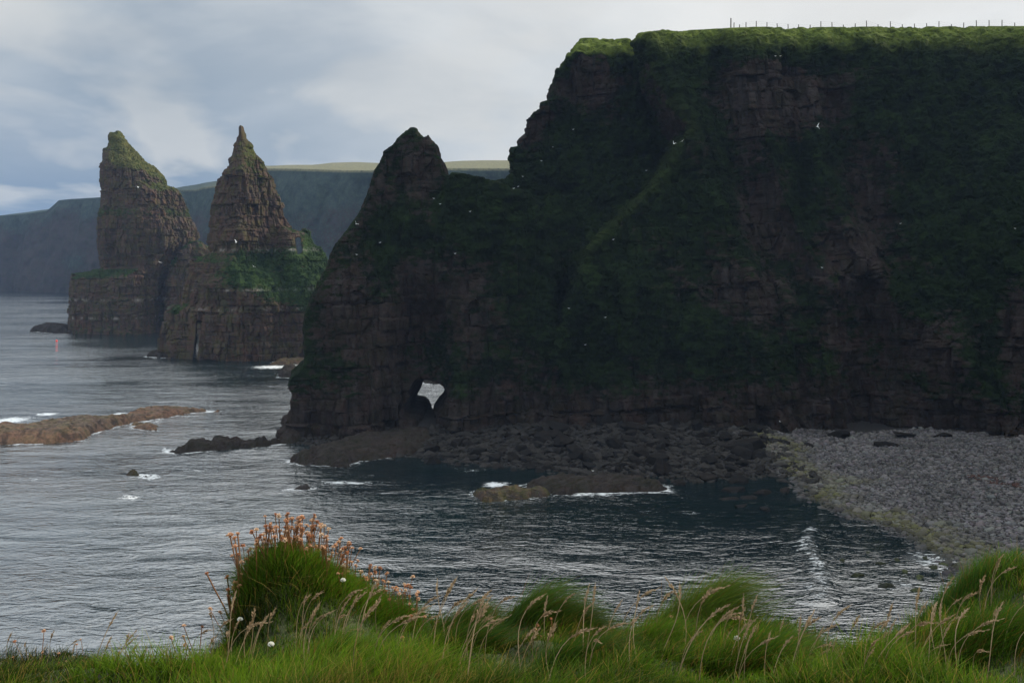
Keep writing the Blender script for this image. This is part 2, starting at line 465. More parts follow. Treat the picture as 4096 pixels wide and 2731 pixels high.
# ================================================================== MAIN CLIFF AND ARCH
YFN = 182.0   # plane of the arch fin
fin = r2([(885,222),(905,225),(940,260),(970,285),(978,262),(988,265),(995,300),(1015,300),(1025,340),(1027,385),(1045,390),(1065,420),(1070,470),(1075,490),(1100,505),(1190,515),(1300,530),(1600,640),(1700,900)]) \
    + [(560, 470), (330, 470)] + \
    r4([(180,700),(200,560),(250,540),(250,490),(270,470),(280,400),(270,380),(275,330),(245,320),(265,260),(325,215),(345,170),(340,100)]) + \
    r2([(205,1400),(215,1330),(240,1270),(255,1220),(290,1170),(315,1100),(350,1040),(360,990),(385,940),(400,905),(440,860),(490,800),(520,760),(550,720),(575,660),(595,605),(610,560),(625,500),(630,465),(660,440),(675,410),(685,375),(700,355),(740,325),(780,290),(830,255),(870,230)])
YBL = 196.0   # plane of the bluff behind the arch
bluff = r2([(1000,505),(1075,505),(1100,508),(1150,515),(1190,515),(1230,525),(1275,525),(1290,513),(1330,530),(1370,550),(1380,550),(1400,530),(1440,515),(1490,485),(1495,440),(1490,420),(1495,380),(1510,375),(1505,335),(1495,318),(1535,310),(1550,310),(1560,270),(1562,235),(1590,225),(1580,200),(1583,110),(1610,105),(1650,70),(1690,45),(1700,20)]) + \
    r3([(150,465),(180,440),(205,425),(225,395),(235,390),(237,355),(250,350),(248,315),(262,265),(290,235),(305,205),(330,185),(350,150),(356,132),(375,85),(460,70),(560,70),(640,70),(720,70),(760,70),(900,70),(1300,70)]) + [(800, 500), (400, 500)]
YMN = 186.0   # plane of the main face rim
mainp = [(640, -40), (1300, -40), (1300, 480), (530, 480), (534, 420), (540, 385), (552, 330), (566, 298), (585, 248), (612, 222), (640, 198), (660, 175), (672, 155), (680, 138), (664, 110), (650, 80), (644, 55)]
rim_l = np.array([(560, 42), (640, 37), (655, 34), (668, 32)] + r3([(800,97),(900,91),(1000,86),(1050,83),(1150,78),(1500,78),(2352,73)]) + [(1300, 30)])
h = 0.5
X = np.arange(-48, 150, h); Y = np.arange(128, 262, h); Z = np.arange(-3, 80, h)
Xg, Zg = X[:, None], Z[None, :]
Yb3 = Y[None, :, None]
# fin
s1 = poly_sdf(xz(fin, YFN), Xg, Zg)
n1 = fbm(Xg / 12, 0 * Xg, Zg / 40, 3, 3); n2 = fbm(Xg / 5, 0 * Xg + 3, Zg / 9, 3, 5)
nose = sstep(-42, -30, Xg)
yf1 = 176 - 9.0 * sstep(62, 0, Zg) - 3 * nose + 3.2 * n1 + 1.4 * n2
# alcove round the arch: big dark recess
al = np.exp(-(((Xg + 16.5 - 0.10 * (Zg - 8)) / 6.0) ** 4)) * sstep(34, 14, Zg)
yf1 = yf1 + 7.5 * al
yb1 = 186 + 6.0 * sstep(60, 0, Zg) - 2 * n1 + 0 * Xg
G1 = smin(s1[:, None, :] + .15, smin(Yb3 - yf1[:, None, :], yb1[:, None, :] - Yb3, 1.6), .5)
arch = r4([(1025,310),(1060,312),(1110,318),(1157,350),(1150,370),(1145,385),(1135,405),(1120,412),(1095,450),(1080,470),(1086,552),(1074,550),(1070,515),(1055,510),(1055,458),(1040,450),(970,442),(985,400),(1008,360),(1012,330)])
sa = poly_sdf(xz(arch, YFN), Xg, Zg)
flare = 0.10 * np.abs(Y - YFN)[None, :, None]
# bluff
s2 = poly_sdf(xz(bluff, YBL), Xg, Zg)
n3 = fbm(Xg / 10 + 5, 0 * Xg, Zg / 30, 3, 13); n4 = fbm(Xg / 4, 0 * Xg, Zg / 8, 3, 15)
yf2 = 195 - 27 * sstep(58, 2, Zg) + 3.5 * n3 + 1.2 * n4 + 4 * sstep(52, 60, Zg) * 0
gully = np.exp(-((Xg - (10 - 0.14 * (30 - Zg))) / 2.6) ** 2) * sstep(34, 20, Zg)
yf2 = yf2 + 9 * gully
# the saddle wall between arch and bluff is set back
yf2 = yf2 + 4.5 * np.exp(-((Xg + 8) / 7) ** 2) * sstep(0, 18, Zg)
yb2 = 207 + np.maximum(Xg - 2, 0) * 1.6 + 0 * Zg
yb2 = np.minimum(yb2, 275)
G2 = smin(s2[:, None, :] + .15, smin(Yb3 - yf2[:, None, :], yb2[:, None, :] - Yb3, 1.4), .5)
zb_ = 75.6 + (np.minimum(Yb3, 206) - 206) * .42 - .05 * np.maximum(Xg[:, :, None] - 14, 0) + .5 * vn(Xg[:, :, None] / 3, Yb3 / 4, 0, 44)
G2 = np.where(Xg[:, :, None] > 5, smin(G2, (zb_ - Z[None, None, :]) * .9, 1.0), G2)
# main face
s3 = poly_sdf(xz(mainp, YMN), Xg, Zg)
n5 = fbm(Xg / 13 + 9 + 0.02 * Zg, 0 * Xg, Zg / 55, 3, 21); n6 = fbm(Xg / 4.5, 0 * Xg, Zg / 14, 3, 22)
foot = np.interp(X, [-50, 5, 20, 37, 54, 66, 76, 84, 94, 102, 110, 125, 150], [166, 165.5, 163, 160, 163, 160, 153, 144, 130, 116, 106, 100, 96])[:, None]
rimY = np.interp(X, [-50, 98, 110, 125, 150], [184, 184, 172, 152, 140])[:, None]
yf3 = foot + (rimY - foot) * sstep(-2, 76, Zg) ** 0.9 + 9.0 * (np.abs(n5) * 1.3 - 0.30) + 2.2 * n6
yf3 = yf3 + 6 * sstep(66, 74, Zg) ** 2
# spur: the left edge of the face bulges towards the viewer
yf3 = yf3 - 4.0 * np.exp(-np.maximum(s3, 0) / 7.0) * sstep(4, 20, Zg)
yf3 = yf3 + 5 * np.exp(-((Xg - 60) / 5) ** 2) * sstep(40, 5, Zg)     # dark hollow above the beach
yb3 = 290 + 0 * Xg + 0 * Zg
G3 = smin(s3[:, None, :] + .15, Yb3 - yf3[:, None, :], .8)
ztp = HC + (HOR - np.interp(512 + X / YMN * F, rim_l[:, 0], rim_l[:, 1])) / F * YMN
ztp = ztp[:, None, None] + (np.clip(Yb3, 150, 198) - YMN) * .222 - 1.1 * np.maximum(0, YMN - 2 - Yb3)
G3 = smin(G3, (ztp - Z[None, None, :]), 1.6)
G = np.maximum(G1, np.maximum(G2, G3)).astype(np.float32)
G = np.minimum(G, -(sa[:, None, :] + flare - 0.05))
del G1, G2, G3
G[:, -1, :] = -1; G[-1, :, :] = -1
V, Q = surface_nets(G, (X[0], Y[0], Z[0]), h)
del G
V = relax(V, Q, 1, 0.4)
# drop the parts nobody can see from either side (deep back wall under the plateau)
V, Q = subdiv(V, Q)
N = vnormals(V, Q)
x, y, z = V.T
u = 512 + x / y * F; v = HOR - (z - HC) / y * F
nz = fbm(x / 11, y / 11, z / 8, 4, 41)
def blob(cx, cy, rx, ry): return np.exp(-(((u - cx) / rx) ** 2 + ((v - cy) / ry) ** 2))
rk = np.maximum.reduce([blob(590, 72, 38, 40), blob(535, 140, 20, 40) * 0.8, 1.1 * blob(790, 90, 75, 38), blob(860, 250, 42, 110), blob(760, 210, 30, 60) * 0.8, blob(730, 290, 50, 40) * 0.7,
                        blob(880, 390, 60, 50), blob(350, 320, 55, 120) * 0.9, blob(420, 190, 22, 40) * 0.7, blob(940, 350, 30, 60), blob(1015, 330, 16, 70), blob(640, 420, 200, 14), blob(470, 300, 22, 60) * 0.7, blob(400, 330, 40, 90), blob(700, 150, 30, 30) * 0.6])
gr = np.maximum.reduce([blob(640, 150, 45, 70), blob(560, 200, 45, 60), blob(1000, 160, 60, 110), blob(920, 90, 60, 35), blob(600, 270, 60, 60) * 0.8, blob(480, 210, 25, 25), blob(640, 330, 80, 60) * 0.7, blob(380, 225, 25, 30) * 0.6, blob(700, 50, 60, 14)])
top = sstep(62, 70, z + 2.5 * nz)
veg = 0.70 + 0.5 * gr - 0.58 * rk + 0.55 * nz + 0.45 * (N[:, 2] - 0.2)
veg = np.clip(np.maximum(veg * sstep(2, 12, z), top * 0.9 * (rk < 0.75) + 0.4 * top), 0, 1)
veg = veg * (1 - 0.9 * sstep(0.3, 0.6, -N[:, 2]))
dry = np.clip(0.8 * sstep(66, 74, z + 2 * nz) * sstep(0.2, 0.7, N[:, 2]) + 0.08 * np.exp(-(np.abs(poly_sdf(xz(mainp, YMN), x, z)) / .7)) * sstep(20, 35, z) * (z < 66) * (x < 40), 0, 1)  # cliff-top rim and ridge edge: sunlit green painted into the turf
dmp = np.where(x < -11, np.clip(.4 + poly_sdf(xz(fin, YFN), x, z) / 6, .3, 1), 1.0)
dmp = dmp * np.clip(.08 - poly_sdf(xz(arch, YFN), x, z) / 4, .08, 1)
V2, N = rock_relief(V, Q, veg, 71, big=2.3, small=0.75, lump=1.0, tilt=(-0.05, 0.02), damp=dmp)
V2[:, 2] = np.where(V2[:, 2] > V[:, 2] + 0.6, V[:, 2] + 0.6, V2[:, 2])
gu = np.exp(-((u - 520) / 30) ** 2 - ((v - 190) / 12) ** 2) * 0.0
cen = V[Q].mean(1)
isfin = (cen[:, 0] < -13.0 + 0.0 * cen[:, 2]) & (cen[:, 1] < 200)
def sub(V, Q, m, attrs):
    q = Q[m]; used, inv = np.unique(q, return_inverse=True)
    return V[used], inv.reshape(q.shape), {k: a[used] for k, a in attrs.items()}
AT = {'veg': veg, 'dry': dry, 'guano': gu}
V2[:, 0] += -.15 * (V2[:, 1] - 182) * sstep(-13, -30, x) * (y < 215)
a_, b_, c_ = sub(V2, Q, isfin, AT)
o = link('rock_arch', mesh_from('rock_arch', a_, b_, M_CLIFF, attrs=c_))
tag(o, 'dark pointed headland rock pierced by a small sea arch at its foot', 'rock arch')
a_, b_, c_ = sub(V2, Q, ~isfin, AT)
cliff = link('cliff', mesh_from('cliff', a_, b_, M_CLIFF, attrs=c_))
tag(cliff, 'high shaded cliff of red brown rock and steep green turf', 'cliff', kind='structure')
ARCH = o
# the cliff carries on round the bay towards the viewer, beyond the right edge of the photograph
h4 = 1.4
X4 = np.arange(76, 190, h4); Y4 = np.arange(26, 182, h4); Z4 = np.arange(-5, 82, h4)
edge = np.interp(Y4, [26, 45, 70, 100, 125, 140, 182], [112, 98, 90, 92, 98, 104, 108])[None, :, None]
nn4 = fbm(X4[:, None, None] / 30, Y4[None, :, None] / 14, Z4[None, None, :] / 40, 3, 301)
tp4 = np.interp(Y4, [26, 45, 80, 110, 182], [34, 46, 66, 75, 76])[None, :, None]
G4 = smin(X4[:, None, None] - edge - .22 * Z4[None, None, :] + 5 * nn4, tp4 - Z4[None, None, :] + 0 * nn4, 3)
G4 = smin(G4, Y4[None, :, None] - 30 + 0 * nn4, 3)
V, Q = surface_nets(G4.astype(np.float32), (X4[0], Y4[0], Z4[0]), h4)
V, Q = subdiv(V, Q)
vg = np.clip(.55 + .6 * fbm(V[:, 0] / 12, V[:, 1] / 12, V[:, 2] / 9, 4, 303) + .5 * sstep(.5, .9, vnormals(V, Q)[:, 2]), 0, 1)
V, N = rock_relief(V, Q, vg, 305, big=2.2, small=.8, lump=1.0)
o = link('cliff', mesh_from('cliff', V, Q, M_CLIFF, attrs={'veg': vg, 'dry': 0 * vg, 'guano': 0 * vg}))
tag(o, 'shaded cliff continuing round the bay beyond the beach', 'cliff', kind='structure')
# plateau behind the voxel block
def grid_mesh(name, xs, ys, zf, mat, smooth=True, attrs=None):
    XX, YY = np.meshgrid(xs, ys, indexing='ij')
    ZZ = zf(XX, YY)
    V = np.stack([XX, YY, ZZ], -1).reshape(-1, 3)
    nx, ny = len(xs), len(ys)
    I = np.arange(nx * ny).reshape(nx, ny)
    Q = np.stack([I[:-1, :-1], I[1:, :-1], I[1:, 1:], I[:-1, 1:]], -1).reshape(-1, 4)
    at = {k: f(XX, YY, ZZ).ravel() for k, f in (attrs or {}).items()}
    return mesh_from(name, V, Q, mat, attrs=at, smooth=smooth)
o = link('plateau', grid_mesh('plateau', np.linspace(46, 420, 120), np.linspace(258, 620, 100),
     lambda x, y: 73.5 - 76 * sstep(8, -4, (x - 46) - (y - 258) * 0.2) + 0.3 * vn(x / 10, y / 10, 0), M_CLIFF,
     attrs={'veg': lambda x, y, z: x * 0 + 1, 'dry': lambda x, y, z: x * 0 + 0.6, 'guano': lambda x, y, z: x * 0}))
tag(o, 'flat grassy top of the land behind the cliff edge', 'land', kind='structure')

# ================================================================== FAR CLIFFS
def far_cliffs():
    tr = [(-160, 218), (-60, 217), (0, 215.5), (25, 213.7), (47, 210.5), (52, 206.2), (59, 200), (72, 198.7), (101, 197), (140, 194), (181, 189.5), (197, 189.2), (203, 187), (217, 185.5), (240, 176), (262, 168), (300, 168.5), (345, 170), (390, 170), (445, 168), (512, 168), (580, 168), (700, 168)]
    hill = [(-160, 217), (0, 214.5), (50, 208), (240, 175), (265, 163), (312, 162.5), (332, 160), (355, 159.5), (385, 160), (437, 160), (462, 158), (512, 156.7), (600, 155), (700, 154)]
    px = np.linspace(-160, 700, 760)
    D = np.interp(px, [-160, 0, 70, 130, 240, 300, 400, 512, 700], [1120, 1000, 960, 900, 800, 730, 690, 670, 660])
    py = np.interp(px, *np.array(tr).T); hy = np.interp(px, *np.array(hill).T)
    ztop = HC + (HOR - py) / F * D
    base = np.stack([(px - 512) / F * D, D], 1)
    nb = 44.0 * (np.abs(fbm(base[:, 0] / 60, base[:, 1] / 200, 0 * px, 4, 61)) - 0.25)
    rows = 90
    V = np.zeros((len(px), rows + 24, 3))
    t = np.linspace(0, 1, rows)
    xs, ys = base[:, 0][:, None], base[:, 1][:, None]
    zz = ztop[:, None] * t[None, :] - 4 * (1 - t)[None, :]
    lean = 22 * t[None, :] ** 1.3 - 22
    rough = 9 * fbm(xs / 18 + 0 * t, ys / 18 + 0 * t, zz / 40, 4, 65) + 3.0 * fbm(xs / 6 + 0 * t, ys / 6 + 0 * t, zz / 8, 3, 67)
    fade = sstep(1.0, 0.88, t)[None, :]
    yy = ys + lean + (nb[:, None] * (0.35 + 0.65 * (1 - t[None, :] ** 2)) + rough) * (0.1 + 0.9 * fade)
    sc = yy / ys
    V[:, :rows, 0] = xs * (0.0 + 1.0) + 0 * t; V[:, :rows, 1] = yy; V[:, :rows, 2] = zz
    for k in range(24):
        q = (k + 1) / 24.0
        back = 420 * q ** 1.5
        Yk = ys[:, 0] + back
        hz = HC + (HOR - hy) / F * (ys[:, 0] + 260)
        V[:, rows + k, 0] = base[:, 0] * Yk / ys[:, 0]
        V[:, rows + k, 1] = Yk
        V[:, rows + k, 2] = ztop + (hz - ztop) * sstep(0, 0.75, q ** 1.5) + 1.0 * vn(V[:, rows + k, 0] / 30, Yk / 30, 0) * q
    nx, ny = V.shape[:2]
    I = np.arange(nx * ny).reshape(nx, ny)
    Q = np.stack([I[:-1, :-1], I[1:, :-1], I[1:, 1:], I[:-1, 1:]], -1).reshape(-1, 4)
    V = V.reshape(-1, 3)
    Nn = vnormals(V, Q); nz = fbm(V[:, 0] / 40, V[:, 1] / 40, V[:, 2] / 25, 4, 63)
    isT = (np.tile(np.arange(ny), nx) >= rows - 2)
    zt = np.repeat(ztop, ny)
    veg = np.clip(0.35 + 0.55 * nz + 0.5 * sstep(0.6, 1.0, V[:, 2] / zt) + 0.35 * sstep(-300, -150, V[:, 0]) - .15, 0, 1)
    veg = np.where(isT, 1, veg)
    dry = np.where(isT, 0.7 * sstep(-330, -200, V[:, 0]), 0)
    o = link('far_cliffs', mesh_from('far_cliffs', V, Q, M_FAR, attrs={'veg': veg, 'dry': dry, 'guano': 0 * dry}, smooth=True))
    tag(o, 'distant hazy line of cliffs with pale grass on top', 'cliffs', kind='structure')
far_cliffs()

# ================================================================== BEACH AND SHORE
WL = np.array([(38, 150), (39, 143), (40, 137), (38.7, 124.5), (41.8, 116), (44.5, 110.7), (44.6, 102), (44.5, 95), (42, 70), (36, 50), (20, 34), (-60, 22)])
def shore_z(x, y):
    xw = np.interp(-y, -WL[:, 1], WL[:, 0])
    zb = (x - xw) * 0.10
    zb = np.where(zb > 0, 4.2 * (1 - np.exp(-zb / 3.2)), zb)
    ys = np.interp(x, [-60, -40, -12, 7, 26, 38, 60], [178, 166, 152, 143, 138, 140, 150])
    zc = (y - ys) * 0.13
    z = np.maximum(np.minimum(zb, 4.5), np.minimum(zc, 3.2) * (x > -70) - 4 * sstep(-30, -60, x))
    return np.maximum(z, -2.5) + 0.12 * vn(x / 3, y / 3, 0, 5)

m, nt, out = newmat('beach_shingle'); NN = NT(nt)
c0 = NN.coord()
vo = NN.n('ShaderNodeTexVoronoi', ins={'Vector': c0, 'Scale': 3.0})
cc = NN.ramp(NN.noise(c0, 0.25, 4, 0.6), [(0.3, (0.008, 0.008, 0.008)), (0.7, (0.018, 0.016, 0.015))])
cc = NN.mix(0.4, cc, NN.mix(1.0, cc, vo.outputs['Color'], 'MULTIPLY'))
vd = NN.ramp(vo.outputs['Distance'], [(0.0, 1.0), (0.6, 0.0)])
bb = NN.n('ShaderNodeBump', ins={'Strength': 1.0, 'Distance': 0.15, 'Height': vd})
NN.l(NN.n('ShaderNodeBsdfPrincipled', ins={'Base Color': cc, 'Roughness': 0.85, 'Normal': bb.outputs[0]}).outputs[0], out.inputs[0])
M_SHINGLE = m
o = link('beach', grid_mesh('beach', np.arange(-60, 130, 1.0), np.arange(20, 180, 1.0), shore_z, M_SHINGLE))
tag(o, 'grey shingle beach and rocky foreshore under the cliff', 'beach', kind='structure')

# ---- stones
def ico(sub, r=1.0):
    import bmesh
    bm = bmesh.new(); bmesh.ops.create_icosphere(bm, subdivisions=sub, radius=r)
    V = np.array([v.co[:] for v in bm.verts]); T = np.array([[v.index for v in f.verts] for f in bm.faces]); bm.free()
    return V, T
I1 = ico(1); I2 = ico(2); I4 = ico(4); I5 = ico(5)
def scatter_stones(name, pts, size, colr, mat, base, seed, flat=0.6):
    r = np.random.default_rng(seed); V0, T0 = base
    n, k = len(pts), len(V0)
    var = V0[None] * (1 + 0.16 * r.standard_normal((n, k, 1)).clip(-2, 2))
    var = var * np.stack([size * r.uniform(.75, 1.3, n), size * r.uniform(.75, 1.3, n), size * flat * r.uniform(.7, 1.3, n)], 1)[:, None, :]
    a = r.uniform(0, 6.28, n); c, s = np.cos(a)[:, None], np.sin(a)[:, None]
    tx = r.uniform(-.35, .35, n)[:, None]
    xx = var[..., 0] * c - var[..., 1] * s; yy = var[..., 0] * s + var[..., 1] * c
    zz = var[..., 2] + tx * xx
    V = np.stack([xx, yy, zz], -1) + pts[:, None, :]
    T = T0[None] + (np.arange(n) * k)[:, None, None]
    C = np.repeat(colr, k, axis=0)
    return mesh_from(name, V.reshape(-1, 3), T.reshape(-1, 3), mat, colors={'col': C}, smooth=True)
m, nt, out = newmat('cobble_stone'); NN = NT(nt)
cz = NN.mix(NN.ramp(NN.noise(NN.coord(), 6, 3, 0.6), [(0.35, 0.45), (0.65, 0.0)]), NN.attr('col', 'Color'), (0.05, 0.05, 0.045))
NN.l(NN.n('ShaderNodeBsdfPrincipled', ins={'Base Color': cz, 'Roughness': 0.8, 'Specular IOR Level': 0.15}).outputs[0], out.inputs[0])
M_COB = m
n = 46000
bx = RNG.uniform(34, 86, n); by = RNG.uniform(84, 163, n)
bz = shore_z(bx, by)
xw = np.interp(-by, -WL[:, 1], WL[:, 0])
keep = (bz > -0.35) & (bx < 0.56 * by + 6) & ((bx - xw) > -3)
bx, by, bz, xw = bx[keep], by[keep], bz[keep], xw[keep]
size = RNG.uniform(0.10, 0.26, len(bx)) * (1 + 0.9 * (RNG.random(len(bx)) > 0.95)) * (1.0 + 0.45 * np.exp(-((bx - xw) / 5) ** 2))
size *= np.interp(by, [90, 120, 160], [0.9, 1.05, 1.25])
g = (RNG.uniform(0.04, 0.17, len(bx)) * (1 + .4 * fbm(bx / 6, by / 3, 0, 3, 79)))[:, None]
colr = g * .82 * np.array([[1.0, 0.95, 0.98]]) * (1 + 0.04 * RNG.standard_normal((len(bx), 3)))
an = fbm(bx / 4, by / 4, 0, 3, 77)
alg = sstep(0.0, 1.5, bx - xw + 2.0) * sstep(8.0, 1.0, bx - xw + 5 * an) * (.35 + .65 * sstep(-.2, .2, fbm(bx / 2.2, by / 2.2, 3, 3, 78)))
alc = np.array([[0.055, 0.065, 0.012]]) * RNG.uniform(.5, 1.3, (len(bx), 1)) + np.array([[0.03, 0.02, 0.01]])
k = (alg * RNG.uniform(0.3, 1.2, len(bx))).clip(0, 0.85)[:, None]
colr = colr * (1 - k) + alc * k
colr = colr * (1 - .5 * sstep(.4, -.6, bx - xw))[:, None]
weed = np.exp(-(((bx - 66 + 0.5 * (by - 118)) / 2.2) ** 2)) * (by < 130) * (by > 106) * (fbm(bx / 2, by / 2, 0, 2, 9) > 0.0)
colr = np.where((weed * RNG.random(len(bx)) > 0.35)[:, None], np.array([[0.05, 0.02, 0.015]]), colr)
pts = np.stack([bx, by, bz + size * 0.12], 1)
near = by < 122
me = scatter_stones('cobbles', pts[near], size[near], colr[near].clip(0.01, 1), M_COB, I2, 5)
o = link('cobbles', me); tag(o, 'grey lilac cobbles covering the beach, green with algae at the water', 'cobbles', kind='stuff')
me = scatter_stones('cobbles', pts[~near], size[~near], colr[~near].clip(0.01, 1), M_COB, I1, 6)
o = link('cobbles', me); tag(o, 'small grey cobbles on the far part of the beach under the cliff', 'cobbles', kind='stuff')

# ---- boulders
def boulder_mesh(seed, mat, sub=I4, flat=0.65, cuts=20, name='boulder'):
    r = np.random.default_rng(seed); V, T = sub[0].copy(), sub[1]
    for _ in range(cuts):
        nrm = r.standard_normal(3); nrm /= np.linalg.norm(nrm); d = r.uniform(0.5, 0.86)
        e = V @ nrm - d
        V = V - np.where(e > 0, e, 0)[:, None] * nrm[None] * 0.98
    V = V * (1 + 0.06 * fbm(V[:, 0] * 2, V[:, 1] * 2, V[:, 2] * 3, 3, seed)[:, None])
    V[:, 2] += 0.04 * np.sign(np.sin(V[:, 2] * 11 + seed)) * (np.abs(V[:, 2]) < .6) * 0
    V = V * np.array([1, r.uniform(.6, .85), flat])
    return mesh_from(name, V, T, mat, smooth=False)
def stone_mat(name, c1, c2, c3):
    m, nt, out = newmat(name); N = NT(nt)
    v = N.coord()
    oi = N.n('ShaderNodeObjectInfo')
    b = N.ramp(N.noise(N.n('ShaderNodeMapping', ins={'Vector': v, 'Scale': (.5, .5, 2.2)}).outputs[0], 1, 5, .7), [(0.3, c1), (0.5, c2), (0.72, c3)])
    b = N.mix(N.math('MULTIPLY', oi.outputs['Random'], 0.75), b, (0.010, 0.010, 0.010))
    f = N.noise(v, 3, 5, .7)
    b = N.mix(N.ramp(f, [(0.35, .6), (0.6, 0)]), b, (0.008, 0.008, 0.007))
    bp = N.n('ShaderNodeBump', ins={'Strength': .6, 'Distance': .25, 'Height': f})
    N.l(N.n('ShaderNodeBsdfPrincipled', ins={'Base Color': b, 'Roughness': .9, 'Specular IOR Level': .1, 'Normal': bp.outputs[0]}).outputs[0], out.inputs[0])
    return m
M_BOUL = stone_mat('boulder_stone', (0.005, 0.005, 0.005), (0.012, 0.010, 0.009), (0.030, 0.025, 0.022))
M_GREENB = stone_mat('algae_stone', (0.03, 0.035, 0.02), (0.06, 0.07, 0.03), (0.09, 0.11, 0.03))
BM = [boulder_mesh(100 + i, M_BOUL, flat=[.6, .75, .5, .85, .65, .4, .7, .55][i]) for i in range(8)]
GM = [boulder_mesh(200 + i, M_GREENB, flat=.6) for i in range(3)]
def boulder(x, y, z, s, mesh, label, group, rz=None, tilt=0.25, name='boulder', cat='boulder', sc=(1, 1, 1)):
    o = link(name, mesh); o.location = (x, y, z)
    o.rotation_euler = (random.uniform(-tilt, tilt), random.uniform(-tilt, tilt), random.uniform(0, 6.28) if rz is None else rz)
    o.scale = (s * sc[0], s * sc[1], s * sc[2]); tag(o, label, cat, group)
    return o
n = 9000
rx_ = RNG.uniform(-42, 42, n); ry_ = RNG.uniform(134, 168, n); rz_ = shore_z(rx_, ry_)
kk = (rz_ > -.35) & (rz_ < 3.4)
rx_, ry_, rz_ = rx_[kk], ry_[kk], rz_[kk]
rs_ = np.exp(RNG.normal(-1.15, .5, len(rx_))).clip(.12, 1.1)
rc_ = RNG.uniform(.003, .018, len(rx_))[:, None] * np.array([[1.0, .86, .8]])
me = scatter_stones('rubble', np.stack([rx_, ry_, rz_ + .1 * rs_], 1), rs_, rc_, M_COB, I1, 17, flat=.65)
me.polygons.foreach_set('use_smooth', np.zeros(len(me.polygons), bool))
o = link('rubble', me); tag(o, 'dark broken stones filling the gaps between the boulders', 'rubble', kind='stuff')
cnt = 0
tries = 0
placed = []
while cnt < 200 and tries < 6000:
    tries += 1
    px = random.uniform(425, 770); py = random.uniform(418, 474)
    z0 = 1.5; x, y = SEA(px, py, z0)
    z0 = float(shore_z(np.array(x), np.array(y)))
    if z0 < -0.5 or z0 > 3.6 or y > 166: continue
    s = random.choice([0.7, 0.9, 1.1, 1.4, 1.8, 2.3]) * random.uniform(.8, 1.15)
    if any((x - a) ** 2 + (y - b) ** 2 < (0.62 * (s + c)) ** 2 for a, b, c in placed): continue
    placed.append((x, y, s))
    where = 'left of the beach, below the arch' if px < 560 else ('below the middle of the cliff' if px < 660 else 'where the rocks meet the beach')
    sz = 'big' if s > 1.7 else ('middling' if s > 1.0 else 'small')
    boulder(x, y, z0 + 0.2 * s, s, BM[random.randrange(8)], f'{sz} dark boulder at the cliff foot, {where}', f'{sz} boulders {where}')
    cnt += 1
BIG = [  # px, py, size, squash, label
    (807, 449, 2.2, (1.4, 1, .8), 'dark wedge shaped boulder alone on the upper shingle, left of the smaller beach rocks'),
    (885, 446, 1.6, (1.5, 1, .7), 'flat reddish boulder on the upper shingle, right of the dark wedge boulder'),
    (858, 461, 1.0, (1.2, 1, .6), 'low brown stone lying in the middle of the shingle'),
    (741, 452, 3.6, (1.5, 1, .7), 'largest dark red boulder at the left edge of the beach'),
    (760, 462, 3.0, (1.3, 1, .9), 'black rounded boulder beside the largest red boulder at the beach edge'),
    (720, 470, 2.6, (1.2, 1, .8), 'dark rounded boulder by the green weed at the beach edge'),
    (778, 444, 2.3, (1.7, 1, .55), 'long dark rock running out onto the shingle'),
    (905, 436, 1.8, (1.5, 1, .5), 'low dark rock under the cliff behind the shingle'),
    (944, 437, 1.7, (1.3, 1, .7), 'right hand dark rock under the cliff behind the shingle'),
    (836, 437, 2.0, (1.1, 1, .8), 'rounded dark rock at the top of the shingle near the cliff hollow'),
    (687, 465, 2.4, (1.3, 1, .8), 'pale topped boulder at the edge of the dark bay'),
    (614, 450, 2.6, (1.3, 1, .7), 'broad boulder at the foot of the cliff middle'),
]
for i, (px, py, s, sc, lab) in enumerate(BIG):
    z0 = 2.0; x, y = SEA(px, py, z0); z0 = float(shore_z(np.array(x), np.array(y)))
    x, y = SEA(px, py, z0)
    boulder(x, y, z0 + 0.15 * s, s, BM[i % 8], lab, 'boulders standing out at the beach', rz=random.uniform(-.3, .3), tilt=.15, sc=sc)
# stones standing in the shallow water off the beach
SH = [(749, 497, 1.5, 'pale flat'), (733, 490, 1.7, 'rounded'), (765, 508, 1.3, 'pale low'), (784, 490, 1.3, 'flat'), (727, 499, 1.2, 'low'), (742, 505, 1.0, 'small'), (765, 492, 1.6, 'grey'), (790, 499, .8, 'small'),
      (888, 586, .55, 'bright green weedy'), (934, 567, .45, 'dark weedy'), (944, 564, .4, 'small dark'), (897, 560, .35, 'dark pointed'), (857, 575, .5, 'dark low'), (925, 558, .4, 'dark'), (920, 577, .45, 'dark'), (953, 578, .35, 'dark'), (905, 571, .4, 'dark'), (880, 563, .35, 'dark'), (963, 570, .4, 'dark'), (950, 590, .4, 'dark'), (915, 590, .4, 'dark'), (842, 560, .35, 'dark'), (868, 552, .3, 'dark'), (955, 556, .45, 'dark'), (975, 585, .4, 'dark')]
for i, (px, py, s, w) in enumerate(SH):
    x, y = SEA(px, py)
    if i < 8: boulder(x, y, -0.1, s, BM[(i * 3) % 8], f'{w} rock standing out of the dark water left of the beach', 'rocks in the water left of the beach', tilt=.1, sc=(1.5, 1, .6), name='rock', cat='rock')
    else: boulder(x, y, 0.0, s * 1.5, GM[i % 3], ('bright green weed covered stone, largest standing in the shallows' if i == 8 else f'{w} stone poking out of the shallows off the beach'), 'stones in the shallows off the beach', tilt=.15, name='rock', cat='rock', sc=(1.2, .9, .9))

